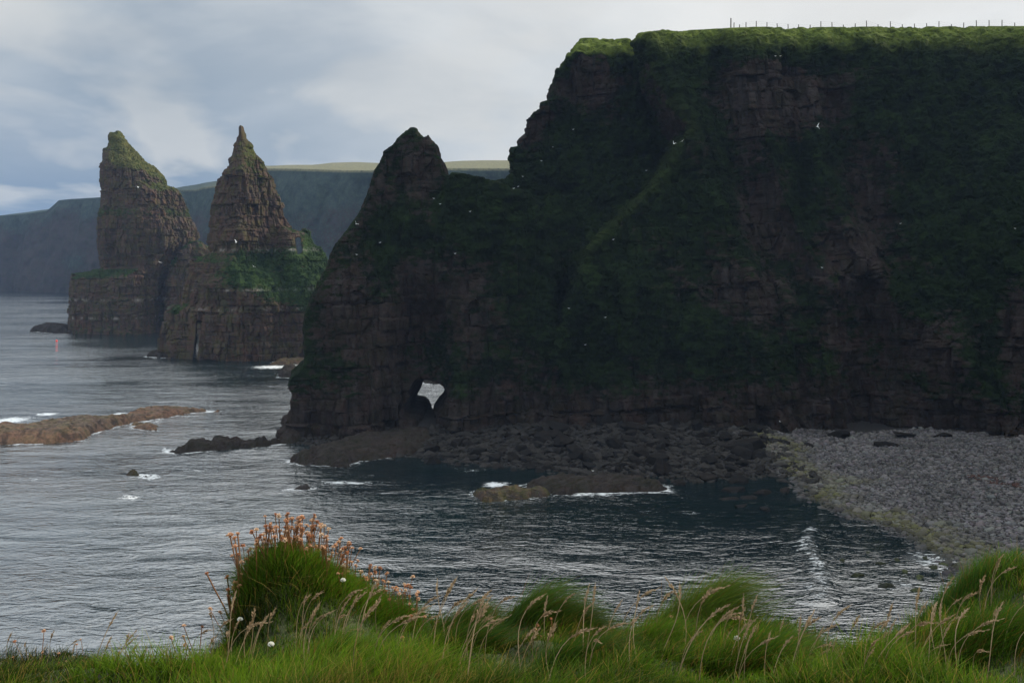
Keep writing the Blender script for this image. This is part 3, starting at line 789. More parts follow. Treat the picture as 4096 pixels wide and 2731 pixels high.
# ---- flat reefs and platforms
def reef(name, cat, outline, top, label, seed, mat=M_REEF, dip=(0, 0), res=0.35, step=0.5, slope=1.1, group=None, rough=0.6):
    pts = [SEA(a, b, zz) for a, b, zz in outline]
    pa = np.array(pts)
    xs = np.arange(pa[:, 0].min() - 1, pa[:, 0].max() + 1, res); ys = np.arange(pa[:, 1].min() - 1, pa[:, 1].max() + 1, res)
    XX, YY = np.meshgrid(xs, ys, indexing='ij')
    s = poly_sdf(pts, XX, YY)
    n = fbm(XX / 5, YY / 5, 0, 4, seed); n2 = fbm(XX / 1.3, YY / 1.3, 0, 3, seed + 3)
    e = np.clip((s + 1.8 * n + .5 * n2) * slope, -1.5, None)
    body = top * (1 - np.exp(-np.maximum(e, 0) / (top * .6 + .1))) + np.minimum(e, 0)
    body = body + np.where(body > 0, dip[0] * (XX - pa[:, 0].mean()) + dip[1] * (YY - pa[:, 1].mean()) + rough * n, 0)
    w = body + .25 * n2 + 0.12 * XX * 0
    q = step * (0.8 + .4 * vn(XX / 20, YY / 20, 0, seed + 7))
    ter = np.floor(w / q) * q + q * sstep(.55, 1.0, w / q - np.floor(w / q))
    Zz = np.where(w > -0.6, ter + .08 * n2, w)
    bu = (XX * .86 + YY * .5) + .8 * n; bv = (-XX * .5 + YY * .86) + .8 * n
    Zz = Zz + .32 * (hsh(np.floor(bu / 2.6), np.floor(bv / 1.1), np.zeros(XX.shape), seed) - .5) + .2 * (hsh(np.floor(bu / .9), np.floor(bv / .5), np.zeros(XX.shape), seed + 1) - .5)
    # joints
    jo = np.abs(np.sin((XX * .8 + YY * .35) * 0.9 + 2 * n)) < .07
    Zz = Zz - 0.25 * jo
    V = np.stack([XX, YY, Zz], -1).reshape(-1, 3)
    nx, ny = XX.shape; I = np.arange(nx * ny).reshape(nx, ny)
    Q = np.stack([I[:-1, :-1], I[1:, :-1], I[1:, 1:], I[:-1, 1:]], -1).reshape(-1, 4)
    Q = Q[(V[Q][:, :, 2].max(1) > -0.7)]
    a, b, _ = sub(V, Q, np.ones(len(Q), bool), {})
    # skirt down so that it has a body under water
    o = link(name, mesh_from(name, a, b, mat, smooth=False)); tag(o, label, cat, group)
    REEFS.append(pts)
    return o
REEFS = []
reef('reef', 'reef', [(-40, 445, 0), (0, 444, 0), (45, 443.5, 0), (82, 440, 0), (92, 434, 0), (112, 428, 0), (128, 424, 0), (132, 420, 0), (128, 416, 1), (115, 415, 1.5), (85, 414, 1.8), (60, 416, 2), (25, 419, 2), (-5, 422, 1.5), (-40, 424, 1)], 2.3,
     'long brown reef of layered rock lying in the sea at the left edge', 301, dip=(0.0, 0.02))
reef('reef', 'reef', [(108, 424, 0), (135, 422, 0), (160, 418, 0), (190, 413, 0), (218, 411, 0), (190, 408.5, 0), (140, 408, .8), (128, 411, .8), (112, 418, .8)], 1.2,
     'thin tan tail of reef running right from the long brown reef', 303, step=.35)
reef('reef', 'reef', [(132, 428, 0), (156, 430, 0), (150, 424.5, 0), (134, 423, 0)], .6, 'small dark ledge awash just right of the long brown reef', 305, step=.3, rough=.3)
reef('rock_platform', 'rock', [(165, 452, 0), (180, 453.5, 0), (205, 451, 0), (232, 448, 0), (250, 444, 0), (245, 438.5, 1), (215, 440, 1), (195, 439, 1), (175, 444, 1), (165, 448, 0)], 1.6,
     'black jagged rocks in the sea left of the arch rock', 307, mat=M_SHORE)
reef('rock_platform', 'rock', [(246, 447, 0), (262, 447, 0), (300, 441, 0), (325, 436, 0), (330, 420, 2), (298, 412, 3), (272, 424, 3), (249, 434, 2)], 4.2,
     'dark stepped rock ledge at the left foot of the arch rock', 309, mat=M_SHORE, dip=(.06, 0), step=.8)
reef('rock_platform', 'rock', [(286, 461, 0), (300, 464, 0), (345, 466, 0), (360, 461, 0), (395, 456, 0), (423, 452, 0), (440, 448, 0), (438, 430, 1.5), (400, 428, 1.5), (360, 430, 1.5), (330, 438, 2), (290, 448, 1.8)], 2.4,
     'broad flat rock platform in front of the arch rock', 311, mat=M_SHORE, step=.6)
reef('rock_platform', 'rock', [(525, 487, 0), (560, 494, 0), (600, 495, 0), (640, 492, 0), (672, 492, 0), (668, 480, .8), (640, 475, .8), (600, 474, .8), (560, 474, .8), (530, 477, .8)], 1.3,
     'low dark slab reef in the bay in front of the boulders', 313, mat=M_SHORE, step=.5)
reef('rock', 'rock', [(473, 495, 0), (490, 500, 0), (515, 498, 0), (548, 496, 0), (548, 490, .5), (520, 486, .6), (490, 485, .6), (476, 489, .3)], 1.1,
     'olive brown low rock with white foam behind it in the bay', 315, mat=M_MID, step=.4, rough=.3)
for i, (outl, top, lab) in enumerate([
    ([(132, 476, 0), (152, 478.5, 0), (160, 476, 0), (150, 473.5, 0), (134, 473.5, 0)], .8, 'small flat brown rock awash in the open water left of the platform'),
    ([(286, 489, 0), (306, 489.5, 0), (316, 487.5, 0), (300, 485, .3), (286, 485, .5)], .8, 'wedge shaped rock awash below the broad platform'),
    ([(124, 497.5, 0), (132, 498.5, 0), (135, 496.5, 0), (127, 495, 0)], .4, 'tiny dark rock awash, lowest in the open water at left'),
    ([(278, 377, 0), (296, 378, 0), (306, 375, 0), (300, 369, 0), (282, 370, 0)], 1.8, 'dark rock in the surf just left of the arch rock'),
    ([(270, 365, 0), (300, 363.5, 0), (312, 361, 0), (300, 358, 0), (275, 361, 0)], 1.2, 'flat tan rock in the sea between pointed stack and arch rock'),
    ([(30, 331, 0), (50, 332.5, 0), (72, 333, 0), (74, 325, 2), (52, 324, 2), (40, 329, 0)], 3.2, 'low black rock ledge at the left foot of the leaning stack'),
    ([(145, 356.5, 0), (160, 357.5, 0), (172, 357, 0), (172, 352, 0), (156, 352, 0)], 1.6, 'small brown rock at the left foot of the pointed stack'),
    ([(262, 353, 0), (300, 352.5, 0), (340, 352, 0), (340, 347, 0), (275, 349, 0)], 1.2, 'low brown ledge at the right foot of the pointed stack'),
    ([(418, 383, 0), (440, 384, 0), (442, 379.5, 0), (424, 378, 0)], 1.3, 'dark rock in the sea seen through the arch')]):
    reef('rock', 'rock', outl, top, lab, 330 + 2 * i, mat=M_SHORE if i not in (4, 7, 0) else M_MID, res=.4, step=.4, rough=.3)

# ================================================================== SEA
def sea():
    def ax(lo, a, b, hi, h, g=1.18):
        c = list(np.arange(a, b, h)); st = h; p = c[-1]
        while p < hi: st *= g; p += st; c.append(p)
        st = h; p = c[0]; pre = []
        while p > lo: st *= g; p -= st; pre.append(p)
        return np.array(pre[::-1] + c)
    xs = ax(-26000, -200, 60, 26000, 0.6); ys = ax(-400, 62, 300, 40000, 0.6, 1.03)
    XX, YY = np.meshgrid(xs, ys, indexing='ij')
    d = np.hypot(XX, YY)
    amp = sstep(500, 250, d)
    Z = 0.10 * fbm(XX / 7 + YY / 25, YY / 3.2, 0, 3, 91) + 0.018 * np.sin(YY * .9 + 2.5 * vn(XX / 18, YY / 18, 0, 93) + XX * .12)
    # small breaker running towards the beach
    bp = [SEA(812, 530), SEA(805, 545), SEA(815, 560), SEA(822, 585), SEA(818, 600)]
    br = np.zeros_like(XX)
    for (x0, y0), (x1, y1) in zip(bp[:-1], bp[1:]):
        e = np.array([x1 - x0, y1 - y0]); t = np.clip(((XX - x0) * e[0] + (YY - y0) * e[1]) / (e @ e), 0, 1)
        q = (XX - x0 - t * e[0]) ** 2 + (YY - y0 - t * e[1]) ** 2
        br = np.maximum(br, np.exp(-q / 1.3 ** 2))
    Z = Z * amp + 0.35 * br
    foam = np.zeros_like(XX)
    near = (d < 480) & (YY > 60)
    xn, yn = XX[near], YY[near]
    fo = np.zeros_like(xn)
    for pts in REEFS:
        s = poly_sdf(pts, xn, yn)
        fo = np.maximum(fo, 0.78 * np.exp(-np.maximum(-s, 0) / 1.3) )
    for px, py, rx, ry, a in [(10, 420, 22, 5, 1.1), (47, 413.5, 12, 2.2, 1.1), (120, 413, 9, 2.0, 1), (150, 421, 28, 5, .62), (190, 416, 35, 3, .5), (272, 366.5, 26, 2.6, 1.0), (300, 366, 22, 3.5, .8), (345, 482, 40, 2.2, .85), (305, 486, 25, 1.6, .6), (495, 484, 16, 3.5, 1.15), (530, 484.5, 18, 2.5, .8),
                           (195, 469, 22, 2.0, .6), (165, 472, 16, 1.6, .6), (205, 485, 14, 1.6, .55), (805, 548, 20, 12, .62), (815, 590, 18, 12, .62), (935, 560, 38, 14, .75), (905, 585, 50, 16, .50), (690, 513, 24, 2.5, .55), (650, 511, 18, 2, .5), (560, 521, 50, 4, .35), (700, 520, 30, 3, .4), (440, 451, 8, 2, .9), (470, 470, 25, 3, .5), (60, 331, 20, 2, .9), (180, 357, 20, 1.4, .8), (140, 331.3, 14, 1, .6), (10, 291, 60, 1.5, .6), (55, 530, 40, 2, .25), (30, 478, 30, 4, .45), (90, 470, 40, 4, .42), (240, 375, 60, 6, .35), (430, 392, 16, 5, .5)]:
        cx, cy = SEA(px, py); Yr = cy
        wx = rx / F * Yr; y1 = HC * F / (py - ry - HOR); y2 = HC * F / (py + ry - HOR); wy = max((y1 - y2) / 2, .8)
        fo = np.maximum(fo, a * np.exp(-(((xn - cx) / wx) ** 2 + ((yn - cy) / wy) ** 2)))
    xw = np.interp(-yn, -WL[:, 1], WL[:, 0])
    fo = np.maximum(fo, .7 * np.exp(-np.abs(xw - xn) / 1.2) * (yn < 150) * (yn > 85) * (yn < 118))
    foam[near] = fo
    foam = np.maximum(foam, 0.62 * br)
    calm = sstep(-28, 12, XX + 8 * vn(XX / 15, YY / 15, 0, 95)) * sstep(92, 122, YY + 10 * vn(XX / 12, YY / 12, 3, 96)) * (YY < 260)
    V = np.stack([XX, YY, Z], -1).reshape(-1, 3)
    nx, ny = XX.shape; I = np.arange(nx * ny).reshape(nx, ny)
    Q = np.stack([I[:-1, :-1], I[1:, :-1], I[1:, 1:], I[:-1, 1:]], -1).reshape(-1, 4)
    m, nt, out = newmat('sea_water'); N = NT(nt)
    g = N.n('ShaderNodeNewGeometry').outputs['Position']
    def mp(sc, rot=0.0): return N.n('ShaderNodeMapping', ins={'Vector': g, 'Scale': sc, 'Rotation': (0, 0, rot)}).outputs[0]
    w1 = N.noise(mp((.40, .72, 1), .22), 1.0, 3, .6, .9)
    w2 = N.noise(mp((1.0, 2.4, 1), -.12), 1.0, 3, .6, .3)
    w0 = N.noise(mp((.13, .28, 1), -.35), 1.0, 3, .6, .8)
    w3 = N.noise(mp((.06, .10, 1), .3), 1.0, 3, .6)
    gust = N.ramp(N.noise(mp((.012, .03, 1)), 1.0, 3, .6), [(0.38, .4), (0.62, 1.0)])
    hgt = N.math('ADD', N.math('ADD', N.math('MULTIPLY', w1, .5), N.math('MULTIPLY', w0, .7)), N.math('MULTIPLY', w2, .24))
    hgt = N.math('MULTIPLY', N.math('MULTIPLY', N.math('ADD', hgt, N.math('MULTIPLY', w3, .8)), gust), N.math('SUBTRACT', 1.0, N.math('MULTIPLY', N.attr('calm'), .4)))
    bp = N.n('ShaderNodeBump', ins={'Strength': 1.0, 'Distance': .72, 'Height': hgt})
    fa = N.attr('foam')
    fn = N.noise(mp((.9, 1.4, 1)), 1.0, 5, .75, .8)
    fm = N.ramp(N.math('ADD', fa, N.math('MULTIPLY', N.math('SUBTRACT', fn, .5), 2.4)), [(0.55, 0.0), (1.0, 1.0)])
    col = N.mix(fm, N.mix(N.ramp(w3, [(0.3, 0), (0.7, 1)]), (0.003, 0.009, 0.011), (0.004, 0.012, 0.013)), (0.62, 0.66, 0.68))
    rgh = N.math('ADD', 0.05, N.math('MULTIPLY', fm, .6))
    b = N.n('ShaderNodeBsdfPrincipled', ins={'Base Color': col, 'Roughness': rgh, 'IOR': 3.2, 'Normal': bp.outputs[0]})
    N.l(b.outputs[0], out.inputs[0])
    o = link('sea', mesh_from('sea', V, Q, m, attrs={'foam': foam.ravel(), 'calm': calm.ravel()}, smooth=True))
    tag(o, 'rippled grey sea, dark below the cliff', 'sea', kind='structure')
sea()
o = link('seabed', grid_mesh('seabed', np.linspace(-400, 400, 9), np.linspace(-50, 900, 9), lambda x, y: x * 0 - 6.0, M_SHORE)); tag(o, 'dark sea bed', 'seabed', kind='structure')

# ================================================================== FOREGROUND BANK
CR = np.array([(-200,1520),(0,1510),(60,1490),(150,1470),(200,1488),(300,1508),(400,1470),(515,1440),(545,1385),(556,1330),(600,1288),(650,1266),(720,1272),(780,1302),(850,1350),(900,1378),(960,1385),(1040,1398),(1100,1375),(1140,1388),(1190,1345),(1240,1358),(1290,1388),(1340,1420),(1440,1438),(1500,1420),(1560,1375),(1640,1345),(1665,1368),(1700,1395),(1800,1412),(1880,1432),(1930,1475),(1990,1452),(2100,1402),(2200,1352),(2260,1322),(2352,1310),(2600,1290)]) * .43537
def crest(px):
    py = np.interp(px, CR[:, 0], CR[:, 1])
    Yc = np.interp(px, [-200, 0, 220, 240, 285, 400, 520, 700, 840, 1024, 1200], [5.3, 5.3, 5.2, 5.0, 4.9, 5.1, 5.3, 5.2, 5.0, 4.5, 4.3])
    return py, Yc
CB = np.array([(-90,662),(0,658),(90,650),(130,656),(205,640),(240,642),(300,648),(380,640),(440,618),(520,613),(600,622),(700,616),(760,625),(840,645),(900,625),(960,598),(1024,572),(1130,560)], float)
def bank_z(x, y):
    x = np.asarray(x, float); y = np.asarray(y, float)
    yy = np.maximum(y, 1.5)
    px = 512 + x / yy * F
    px = np.clip(px, -400, 1400)
    py, Yc = crest(px)
    gl = np.interp(px, [0, 200, 225, 255, 400, 440, 800, 860, 910, 1024], [.13, .15, .08, .03, .03, .13, .14, .12, .07, .05])
    pb = np.maximum(np.interp(px, CB[:, 0], CB[:, 1]), py)
    dm = np.maximum(pb - py, 0) / F * Yc * np.exp(-(np.minimum(y - Yc, 0) / .48) ** 2)
    zc = -(pb - HOR) / F * Yc - gl
    zn = -1.52 - 0.05 * (y - 3.0)
    t = sstep(3.3, 1.0, (y * 0 + 3.3) - (y - 3.55) / (Yc - 3.55) * 2.3)
    w = np.clip((y - 3.5) / (Yc - 3.5), 0, 1); w = w * w * (3 - 2 * w)
    z = zn * (1 - w) + zc * w + dm
    over = np.maximum(y - Yc, 0)
    z = z - 1.25 * over - 0.4 * np.minimum(over, 1) * 0 - 0.8 * over ** 2 * (over < 1) - 0.8 * (over >= 1) * (2 * over - 1)
    z = z + (0.17 * fbm(x * 2.3, y * 3.0, 0, 3, 201) * np.where(np.abs(px - 320) < 90, .5, 1.0) + 0.02 * fbm(x * 7, y * 7, 0, 2, 203)) * (over < .6)
    z = z + HC
    return np.where(over > 12, np.maximum(z, -2), np.maximum(z, -2))
m, nt, out = newmat('turf_soil'); NN = NT(nt)
cc = NN.ramp(NN.noise(NN.coord(), 14, 4, .7), [(0.3, (0.015, 0.02, 0.006)), (0.7, (0.05, 0.06, 0.018))])
NN.l(NN.n('ShaderNodeBsdfPrincipled', ins={'Base Color': cc, 'Roughness': 0.95}).outputs[0], out.inputs[0])
xs = np.concatenate([np.linspace(-40, -4.6, 60), np.linspace(-4.5, 4.5, 260), np.linspace(4.6, 40, 60)])
ys = np.concatenate([np.linspace(-25, 1.9, 20), np.linspace(2, 6.5, 130), np.linspace(6.6, 30, 60)])
o = link('grassy_bank', grid_mesh('grassy_bank', xs, ys, bank_z, m)); tag(o, 'turf covered edge of the near cliff', 'bank', kind='structure')

def blades(pts, L, W, lean, curl, c0, c1, seed, segs=3):
    """pts (n,3), L length, W width, lean (n,2) horizontal drift as a share of L, colours at root and tip"""
    r = np.random.default_rng(seed); n = len(pts)
    a = r.uniform(0, np.pi, n)
    side = np.stack([np.cos(a), np.sin(a), 0 * a], 1)
    V = np.zeros((n, (segs + 1) * 2, 3)); C = np.zeros((n, (segs + 1) * 2, 3))
    for k in range(segs + 1):
        t = k / segs
        ctr = pts + np.stack([lean[:, 0] * L * (t ** curl), lean[:, 1] * L * (t ** curl), L * t * (1 - .25 * t * np.hypot(lean[:, 0], lean[:, 1]))], 1)
        w = (W * (1 - t) ** .7 * .5 + .0003)[:, None]
        V[:, 2 * k] = ctr - side * w; V[:, 2 * k + 1] = ctr + side * w
        C[:, 2 * k] = C[:, 2 * k + 1] = c0 * (1 - t) + c1 * t
    q = np.array([[2 * k, 2 * k + 1, 2 * k + 3, 2 * k + 2] for k in range(segs)])
    Q = (q[None] + (np.arange(n) * (segs + 1) * 2)[:, None, None]).reshape(-1, 4)
    return V.reshape(-1, 3), Q, C.reshape(-1, 3)
def join(parts):
    Vs, Qs, Cs, off = [], [], [], 0
    for v, q, c in parts:
        Vs.append(v); Qs.append(q + off); Cs.append(c); off += len(v)
    return np.concatenate(Vs), np.concatenate(Qs), np.concatenate(Cs)
M_GRASS = simple_mat('grass_blades', (.92, 1, .55), .6, trans=.45, attr='col', spec=.12)
def pick(px, Y):
    x = (px - 512) / F * Y
    return x
def mk_grass():
    parts = []
    n = 190000
    px = RNG.uniform(-110, 1140, n); Y = 2.9 + RNG.random(n) ** .9 * 3.0
    py, Yc = crest(px)
    kp = Y < Yc + .35
    px, Y = px[kp], Y[kp]; x = (px - 512) / F * Y; n = len(x)
    z = bank_z(x, Y)
    cl = fbm(x * 3, Y * 3, 0, 3, 211); cl2 = fbm(x * 1.1, Y * 1.1, 0, 3, 213)
    L = (0.095 + 0.13 * cl + .06 * cl2) * RNG.uniform(.45, 1.4, n); L = np.clip(L, .035, .32)
    W = RNG.uniform(.0015, .0042, n)
    wd = np.stack([.30 + .45 * vn(x * 1.5, Y * 1.5, 0, 215) + .42 * RNG.standard_normal(n), -.1 + .35 * vn(x * 1.5, Y * 1.5, 5, 216) + .35 * RNG.standard_normal(n)], 1)
    bright = np.clip(.5 + .5 * cl2 + .25 * RNG.standard_normal(n), 0, 1)[:, None]
    rnd = RNG.random(n)[:, None]
    shade = (.22 + .9 * sstep(-.3, .35, fbm(x * 1.6, Y * 2.2, 7, 3, 231)))[:, None]  # patches of shadow among the clumps, put into the blade colour
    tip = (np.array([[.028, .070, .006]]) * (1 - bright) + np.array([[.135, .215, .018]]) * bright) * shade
    brown = np.array([[.24, .16, .07]])
    isd = (rnd < .13 + .25 * (fbm(x * 2, Y * 2, 3, 3, 219)[:, None] > .25))
    tip = np.where(isd, brown * (0.6 + .8 * RNG.random((n, 1))), tip)
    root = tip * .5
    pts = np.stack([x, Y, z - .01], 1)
    root = tip * .18  # shade down between the blades, painted as darker roots
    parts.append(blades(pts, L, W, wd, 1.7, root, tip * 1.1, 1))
    return join(parts)
V, Q, C = mk_grass()
o = link('grass', mesh_from('grass', V, Q, M_GRASS, colors={'col': C})); tag(o, 'long green wind combed grass along the near cliff edge', 'grass', kind='stuff')

def tuft(cpx, Yt, rx, ry, n, L0, lean, c, label, seed, dark=.8):
    r = np.random.default_rng(seed)
    cx = (cpx - 512) / F * Yt
    x = cx + rx * r.standard_normal(n) * .5; y = Yt + ry * r.standard_normal(n) * .5
    z = bank_z(x, y)
    L = L0 * r.uniform(.55, 1.15, n) * np.exp(-((x - cx) / (rx * 1.6)) ** 2)
    ln = np.stack([lean[0] + .22 * r.standard_normal(n) + .5 * (x - cx) / rx * .5, lean[1] + .25 * r.standard_normal(n)], 1)
    b = r.random((n, 1))
    tip = np.array([c]) * (.6 + .8 * b); tip = np.where(r.random((n, 1)) < .12, np.array([[.2, .1, .04]]), tip)
    V, Q, C = blades(np.stack([x, y, z - .01], 1), L, r.uniform(.001, .0022, n), ln, 1.8, tip * .5, tip, seed, 4)
    o = link('grass_tuft', mesh_from('grass_tuft', V, Q, M_GRASS, colors={'col': C}))
    tag(o, label, 'grass tuft', 'wind blown grass tufts')
tuft(690, 5.0, .27, .12, 4200, .30, (.75, .1), (.08, .13, .02), 'tall dark grass tuft swept to the right, below the breaking wave', 21)
tuft(525, 5.1, .22, .10, 3000, .25, (.8, .1), (.055, .11, .02), 'fine dark green tuft bending right, middle of the bank', 22)
tuft(470, 5.2, .16, .10, 3000, .17, (.7, .1), (.06, .11, .02), 'low green tuft between the thrift mound and the fine dark tuft', 23)
tuft(565, 5.2, .22, .10, 3500, .16, (.9, .1), (.045, .09, .02), 'low dark tuft spreading right of the fine dark tuft', 24)
tuft(285, 4.85, .42, .14, 9000, .14, (.25, -.25), (.10, .19, .02), 'big rounded green mound of grass crowned with dry thrift', 25)
tuft(340, 4.95, .26, .14, 5000, .13, (.35, -.25), (.085, .165, .018), 'green shoulder of the thrift mound falling to the right', 31)
tuft(385, 5.0, .24, .14, 4000, .12, (.4, -.25), (.075, .15, .018), 'low green tuft at the right foot of the thrift mound', 32)
tuft(255, 4.9, .2, .12, 5000, .15, (-.25, -.2), (.07, .14, .02), 'dark green left flank tuft of the thrift mound', 26)
for i, (a, b, c_, d_, lab) in enumerate([(610, 4.7, .2, .17, 'small green tussock midway between the two dark tufts'), (780, 4.7, .25, .17, 'green tussock on the falling bank right of the swept tuft'), (450, 4.4, .25, .19, 'green tussock in the grass right of the thrift mound'), (870, 4.2, .25, .2, 'low green tussock in the dip of the bank'), (150, 4.8, .3, .15, 'low green tussock on the far left bank'), (570, 3.95, .22, .18, 'green tussock low in the middle of the bank'), (740, 3.9, .22, .2, 'green tussock at the lower edge right of the middle'), (350, 4.05, .22, .18, 'green tussock low in front of the thrift mound'), (60, 4.6, .22, .18, 'dark green tussock near the left end of the bank'), (980, 3.9, .25, .2, 'green tussock low at the right end of the bank'), (650, 4.3, .22, .18, 'green tussock below the swept tuft'), (200, 4.1, .25, .17, 'green tussock at the lower left of the thrift mound')]):
    col_ = [(.045, .095, .01), (.075, .14, .015), (.035, .08, .01)][i % 3]
    tuft(a, b, c_, .11, 2600, d_, (.45 + .1 * (i % 3), -.1), col_, lab, 40 + i)
tuft(930, 4.55, .5, .12, 9000, .15, (.35, .1), (.055, .12, .02), 'long dark green tuft climbing the right hand edge of the bank', 27)

# ---- dry thrift flowers
M_THRIFT = simple_mat('dry_thrift_petals', (1, 1, 1), .7, trans=.35, attr='col')
M_STEM = simple_mat('dry_stem', (.20, .09, .035), .7, trans=.2)
M_STALK = simple_mat('straw_stalk', (.33, .24, .14), .7, trans=.25)
M_CLOVER = simple_mat('clover_petals', (1, 1, 1), .6, trans=.3, attr='col')
def tube(path, rad, seg=5):
    path = np.array(path, float); n = len(path); V = []; 
    for i, p in enumerate(path):
        for k in range(seg):
            a = 6.2832 * k / seg; rr = rad[i] if hasattr(rad, '__len__') else rad
            V.append(p + np.array([math.cos(a) * rr, math.sin(a) * rr, 0]))
    Q = [[i * seg + k, i * seg + (k + 1) % seg, (i + 1) * seg + (k + 1) % seg, (i + 1) * seg + k] for i in range(n - 1) for k in range(seg)]
    return np.array(V), np.array(Q)
def head_mesh(name, seed, rad, petals, cA, cB, mat, up=.35):
    r = np.random.default_rng(seed); V = []; Q = []; C = []
    # small calyx dome of many papery petals
    for i in range(petals):
        th = r.uniform(0, 6.28); ph = r.uniform(-.35, 1.45)
        d = np.array([math.cos(th) * math.cos(ph), math.sin(th) * math.cos(ph), math.sin(ph) * .9 + .1])
        s = np.cross(d, r.standard_normal(3)); s /= np.linalg.norm(s) + 1e-6
        R = rad * r.uniform(.7, 1.15); w = rad * r.uniform(.18, .34)
        b = len(V)
        V += [d * R * .25 - s * w * .4, d * R * .25 + s * w * .4, d * R + s * w, d * R * 1.05 - s * w]
        t = r.random(); c = np.array(cA) * (1 - t) + np.array(cB) * t
        Q.append([b, b + 1, b + 2, b + 3]); C += [c * .6, c * .6, c, c]
    return mesh_from(name, np.array(V), np.array(Q), mat, colors={'col': np.array(C)})
THR = []
for i in range(7):
    r = np.random.default_rng(400 + i)
    Lx = r.uniform(-.03, .04); hgt = 1.0
    path = [(0, 0, -.02), (Lx * .3, .004, .05), (Lx * .7, .006, .09), (Lx, .008, .125)]
    sv, sq = tube(path, .0014, 4)
    THR.append((mesh_from('stem', sv, sq, M_STEM), head_mesh('flower_head', 410 + i, .0082, 40, [(.50, .22, .10), (.38, .14, .06), (.6, .36, .2), (.45, .2, .1), (.3, .12, .06), (.55, .3, .16), (.5, .25, .12)][i], [(.85, .62, .42), (.6, .32, .18), (.85, .72, .55), (.75, .5, .32), (.5, .28, .16), (.8, .6, .42), (.7, .42, .25)][i], M_THRIFT), path[-1]))
def thrift(px, Yt, s, label, group, dark=False):
    x = (px - 512) / F * Yt
    z = float(bank_z(np.array([x]), np.array([Yt]))[0])
    sm, hm, top = random.choice(THR)
    o = link('thrift_flower', sm); o.location = (x, Yt, z); o.scale = (s, s, s)
    o.rotation_euler = (random.uniform(-.2, .2), random.uniform(-.15, .3), random.uniform(0, 6.28))
    hd = link('flower_head', hm, o); hd.location = top; q = random.uniform(.75, 1.35) / s ** .5; hd.scale = (q, q, q * random.uniform(.75, 1))
    hd.rotation_euler = (random.uniform(-.6, .6), random.uniform(-.6, .6), 0)
    tag(o, label, 'flower', group)
for i in range(300):
    t = random.random()
    if t < .72:
        px = random.gauss(290, 30); px = min(max(px, 234), 345)
        thrift(px, random.uniform(4.78, 5.06), random.uniform(1.0, 2.1) * (1 - .0) * (1.0 if px > 245 else 1.3), 'dry orange thrift flower in the dense crowd on top of the grass mound', 'thrift on top of the mound')
    else:
        px = random.uniform(340, 418)
        thrift(px, random.uniform(4.9, 5.15), random.uniform(.8, 1.5), 'dry orange thrift flower trailing down the right shoulder of the grass mound', 'thrift on the right shoulder of the mound')
for i in range(26):
    px = random.choice([random.uniform(226, 242), random.uniform(182, 236), random.uniform(182, 236)])
    thrift(px, random.uniform(5.05, 5.2), random.uniform(.9, 1.9), 'dry reddish thrift flower on the low bank left of the mound', 'thrift left of the mound')
for i in range(18):
    thrift(random.uniform(0, 170), random.uniform(5.1, 5.3), random.uniform(.6, 1.3), 'dry thrift flower on the low far left of the bank', 'thrift at the far left')
for px, Yt in [(537, 4.5), (541, 4.55), (672, 4.9), (556, 4.4), (418, 4.9), (534, 4.6), (412, 4.6)]:
    thrift(px, Yt, 1.1, 'pale thrift flower standing alone in the grass right of the mound', 'single thrift right of the mound')

# ---- seed head stalks
ST = []
for i in range(8):
    r = np.random.default_rng(500 + i)
    Ht = 1.0; bend = r.uniform(.1, .5)
    zs = np.linspace(0, 1, 9)
    path = np.stack([bend * .28 * zs ** 3, .02 * np.sin(zs * 4 + i), .30 * zs - .05 * bend * zs ** 4 * 2], 1); path[0, 2] = -.02
    sv, sq = tube(path[:8], .0015, 4)
    # seed head: spikelets along the last part
    V, Q = [], []
    for k in range(60):
        t = .72 + .28 * r.random()
        p = np.array([np.interp(t, zs, path[:, c]) for c in range(3)])
        q = np.array([np.interp(min(t + .04, 1), zs, path[:, c]) for c in range(3)]) - p
        q = q / (np.linalg.norm(q) + 1e-6)
        d = r.standard_normal(3); d /= np.linalg.norm(d)
        s = np.cross(q, d); w = .0026 * (1 - abs(t - .84) / .2)
        wd = .0075 * math.sin((t - .70) / .30 * math.pi) + .001
        b = len(V); tipp = p + q * .012 + d * wd
        V += [p - s * w, p + s * w, tipp + s * w * .8, tipp - s * w * .8]; Q.append([b, b + 1, b + 2, b + 3])
    ST.append((mesh_from('stem', sv, sq, M_STALK), mesh_from('seed_head', np.array(V), np.array(Q), M_STALK)))
def stalk(px, Yt, s, label, group, rz=None):
    x = (px - 512) / F * Yt
    z = float(bank_z(np.array([x]), np.array([Yt]))[0])
    a, b = random.choice(ST)
    o = link('seeding_grass_stalk', a); o.location = (x, Yt, z); o.scale = (s, s, s)
    o.rotation_euler = (random.uniform(-.15, .15), random.uniform(-.1, .3), random.gauss(0, .6) if rz is None else rz)
    link('seed_head', b, o); tag(o, label, 'grass stalk', group)
for px, s in [(8, .9), (45, .9), (72, .85), (90, 1.3), (100, 1.35), (104, 1.2), (112, 1.0), (118, 1.05), (122, .9), (96, .9), (130, .9), (60, .8), (35, .7), (188, 1.1), (212, 1.0), (28, .7), (140, .8)]:
    stalk(px, random.uniform(5.0, 5.2), s * .95, 'brown seeding grass stalk against the water on the low left bank', 'seeding stalks on the left bank')
for i in range(62):
    px = random.uniform(330, 700); stalk(px, random.uniform(3.5, 4.7), random.uniform(.85, 1.3), 'straw coloured seeding grass stalk in the middle of the bank', 'seeding stalks in the middle of the bank')
for i in range(75):
    px = random.uniform(700, 1040); stalk(px, random.uniform(3.4, 4.3), random.uniform(.6, 1.1), 'straw coloured seeding grass stalk on the right part of the bank', 'seeding stalks on the right of the bank')
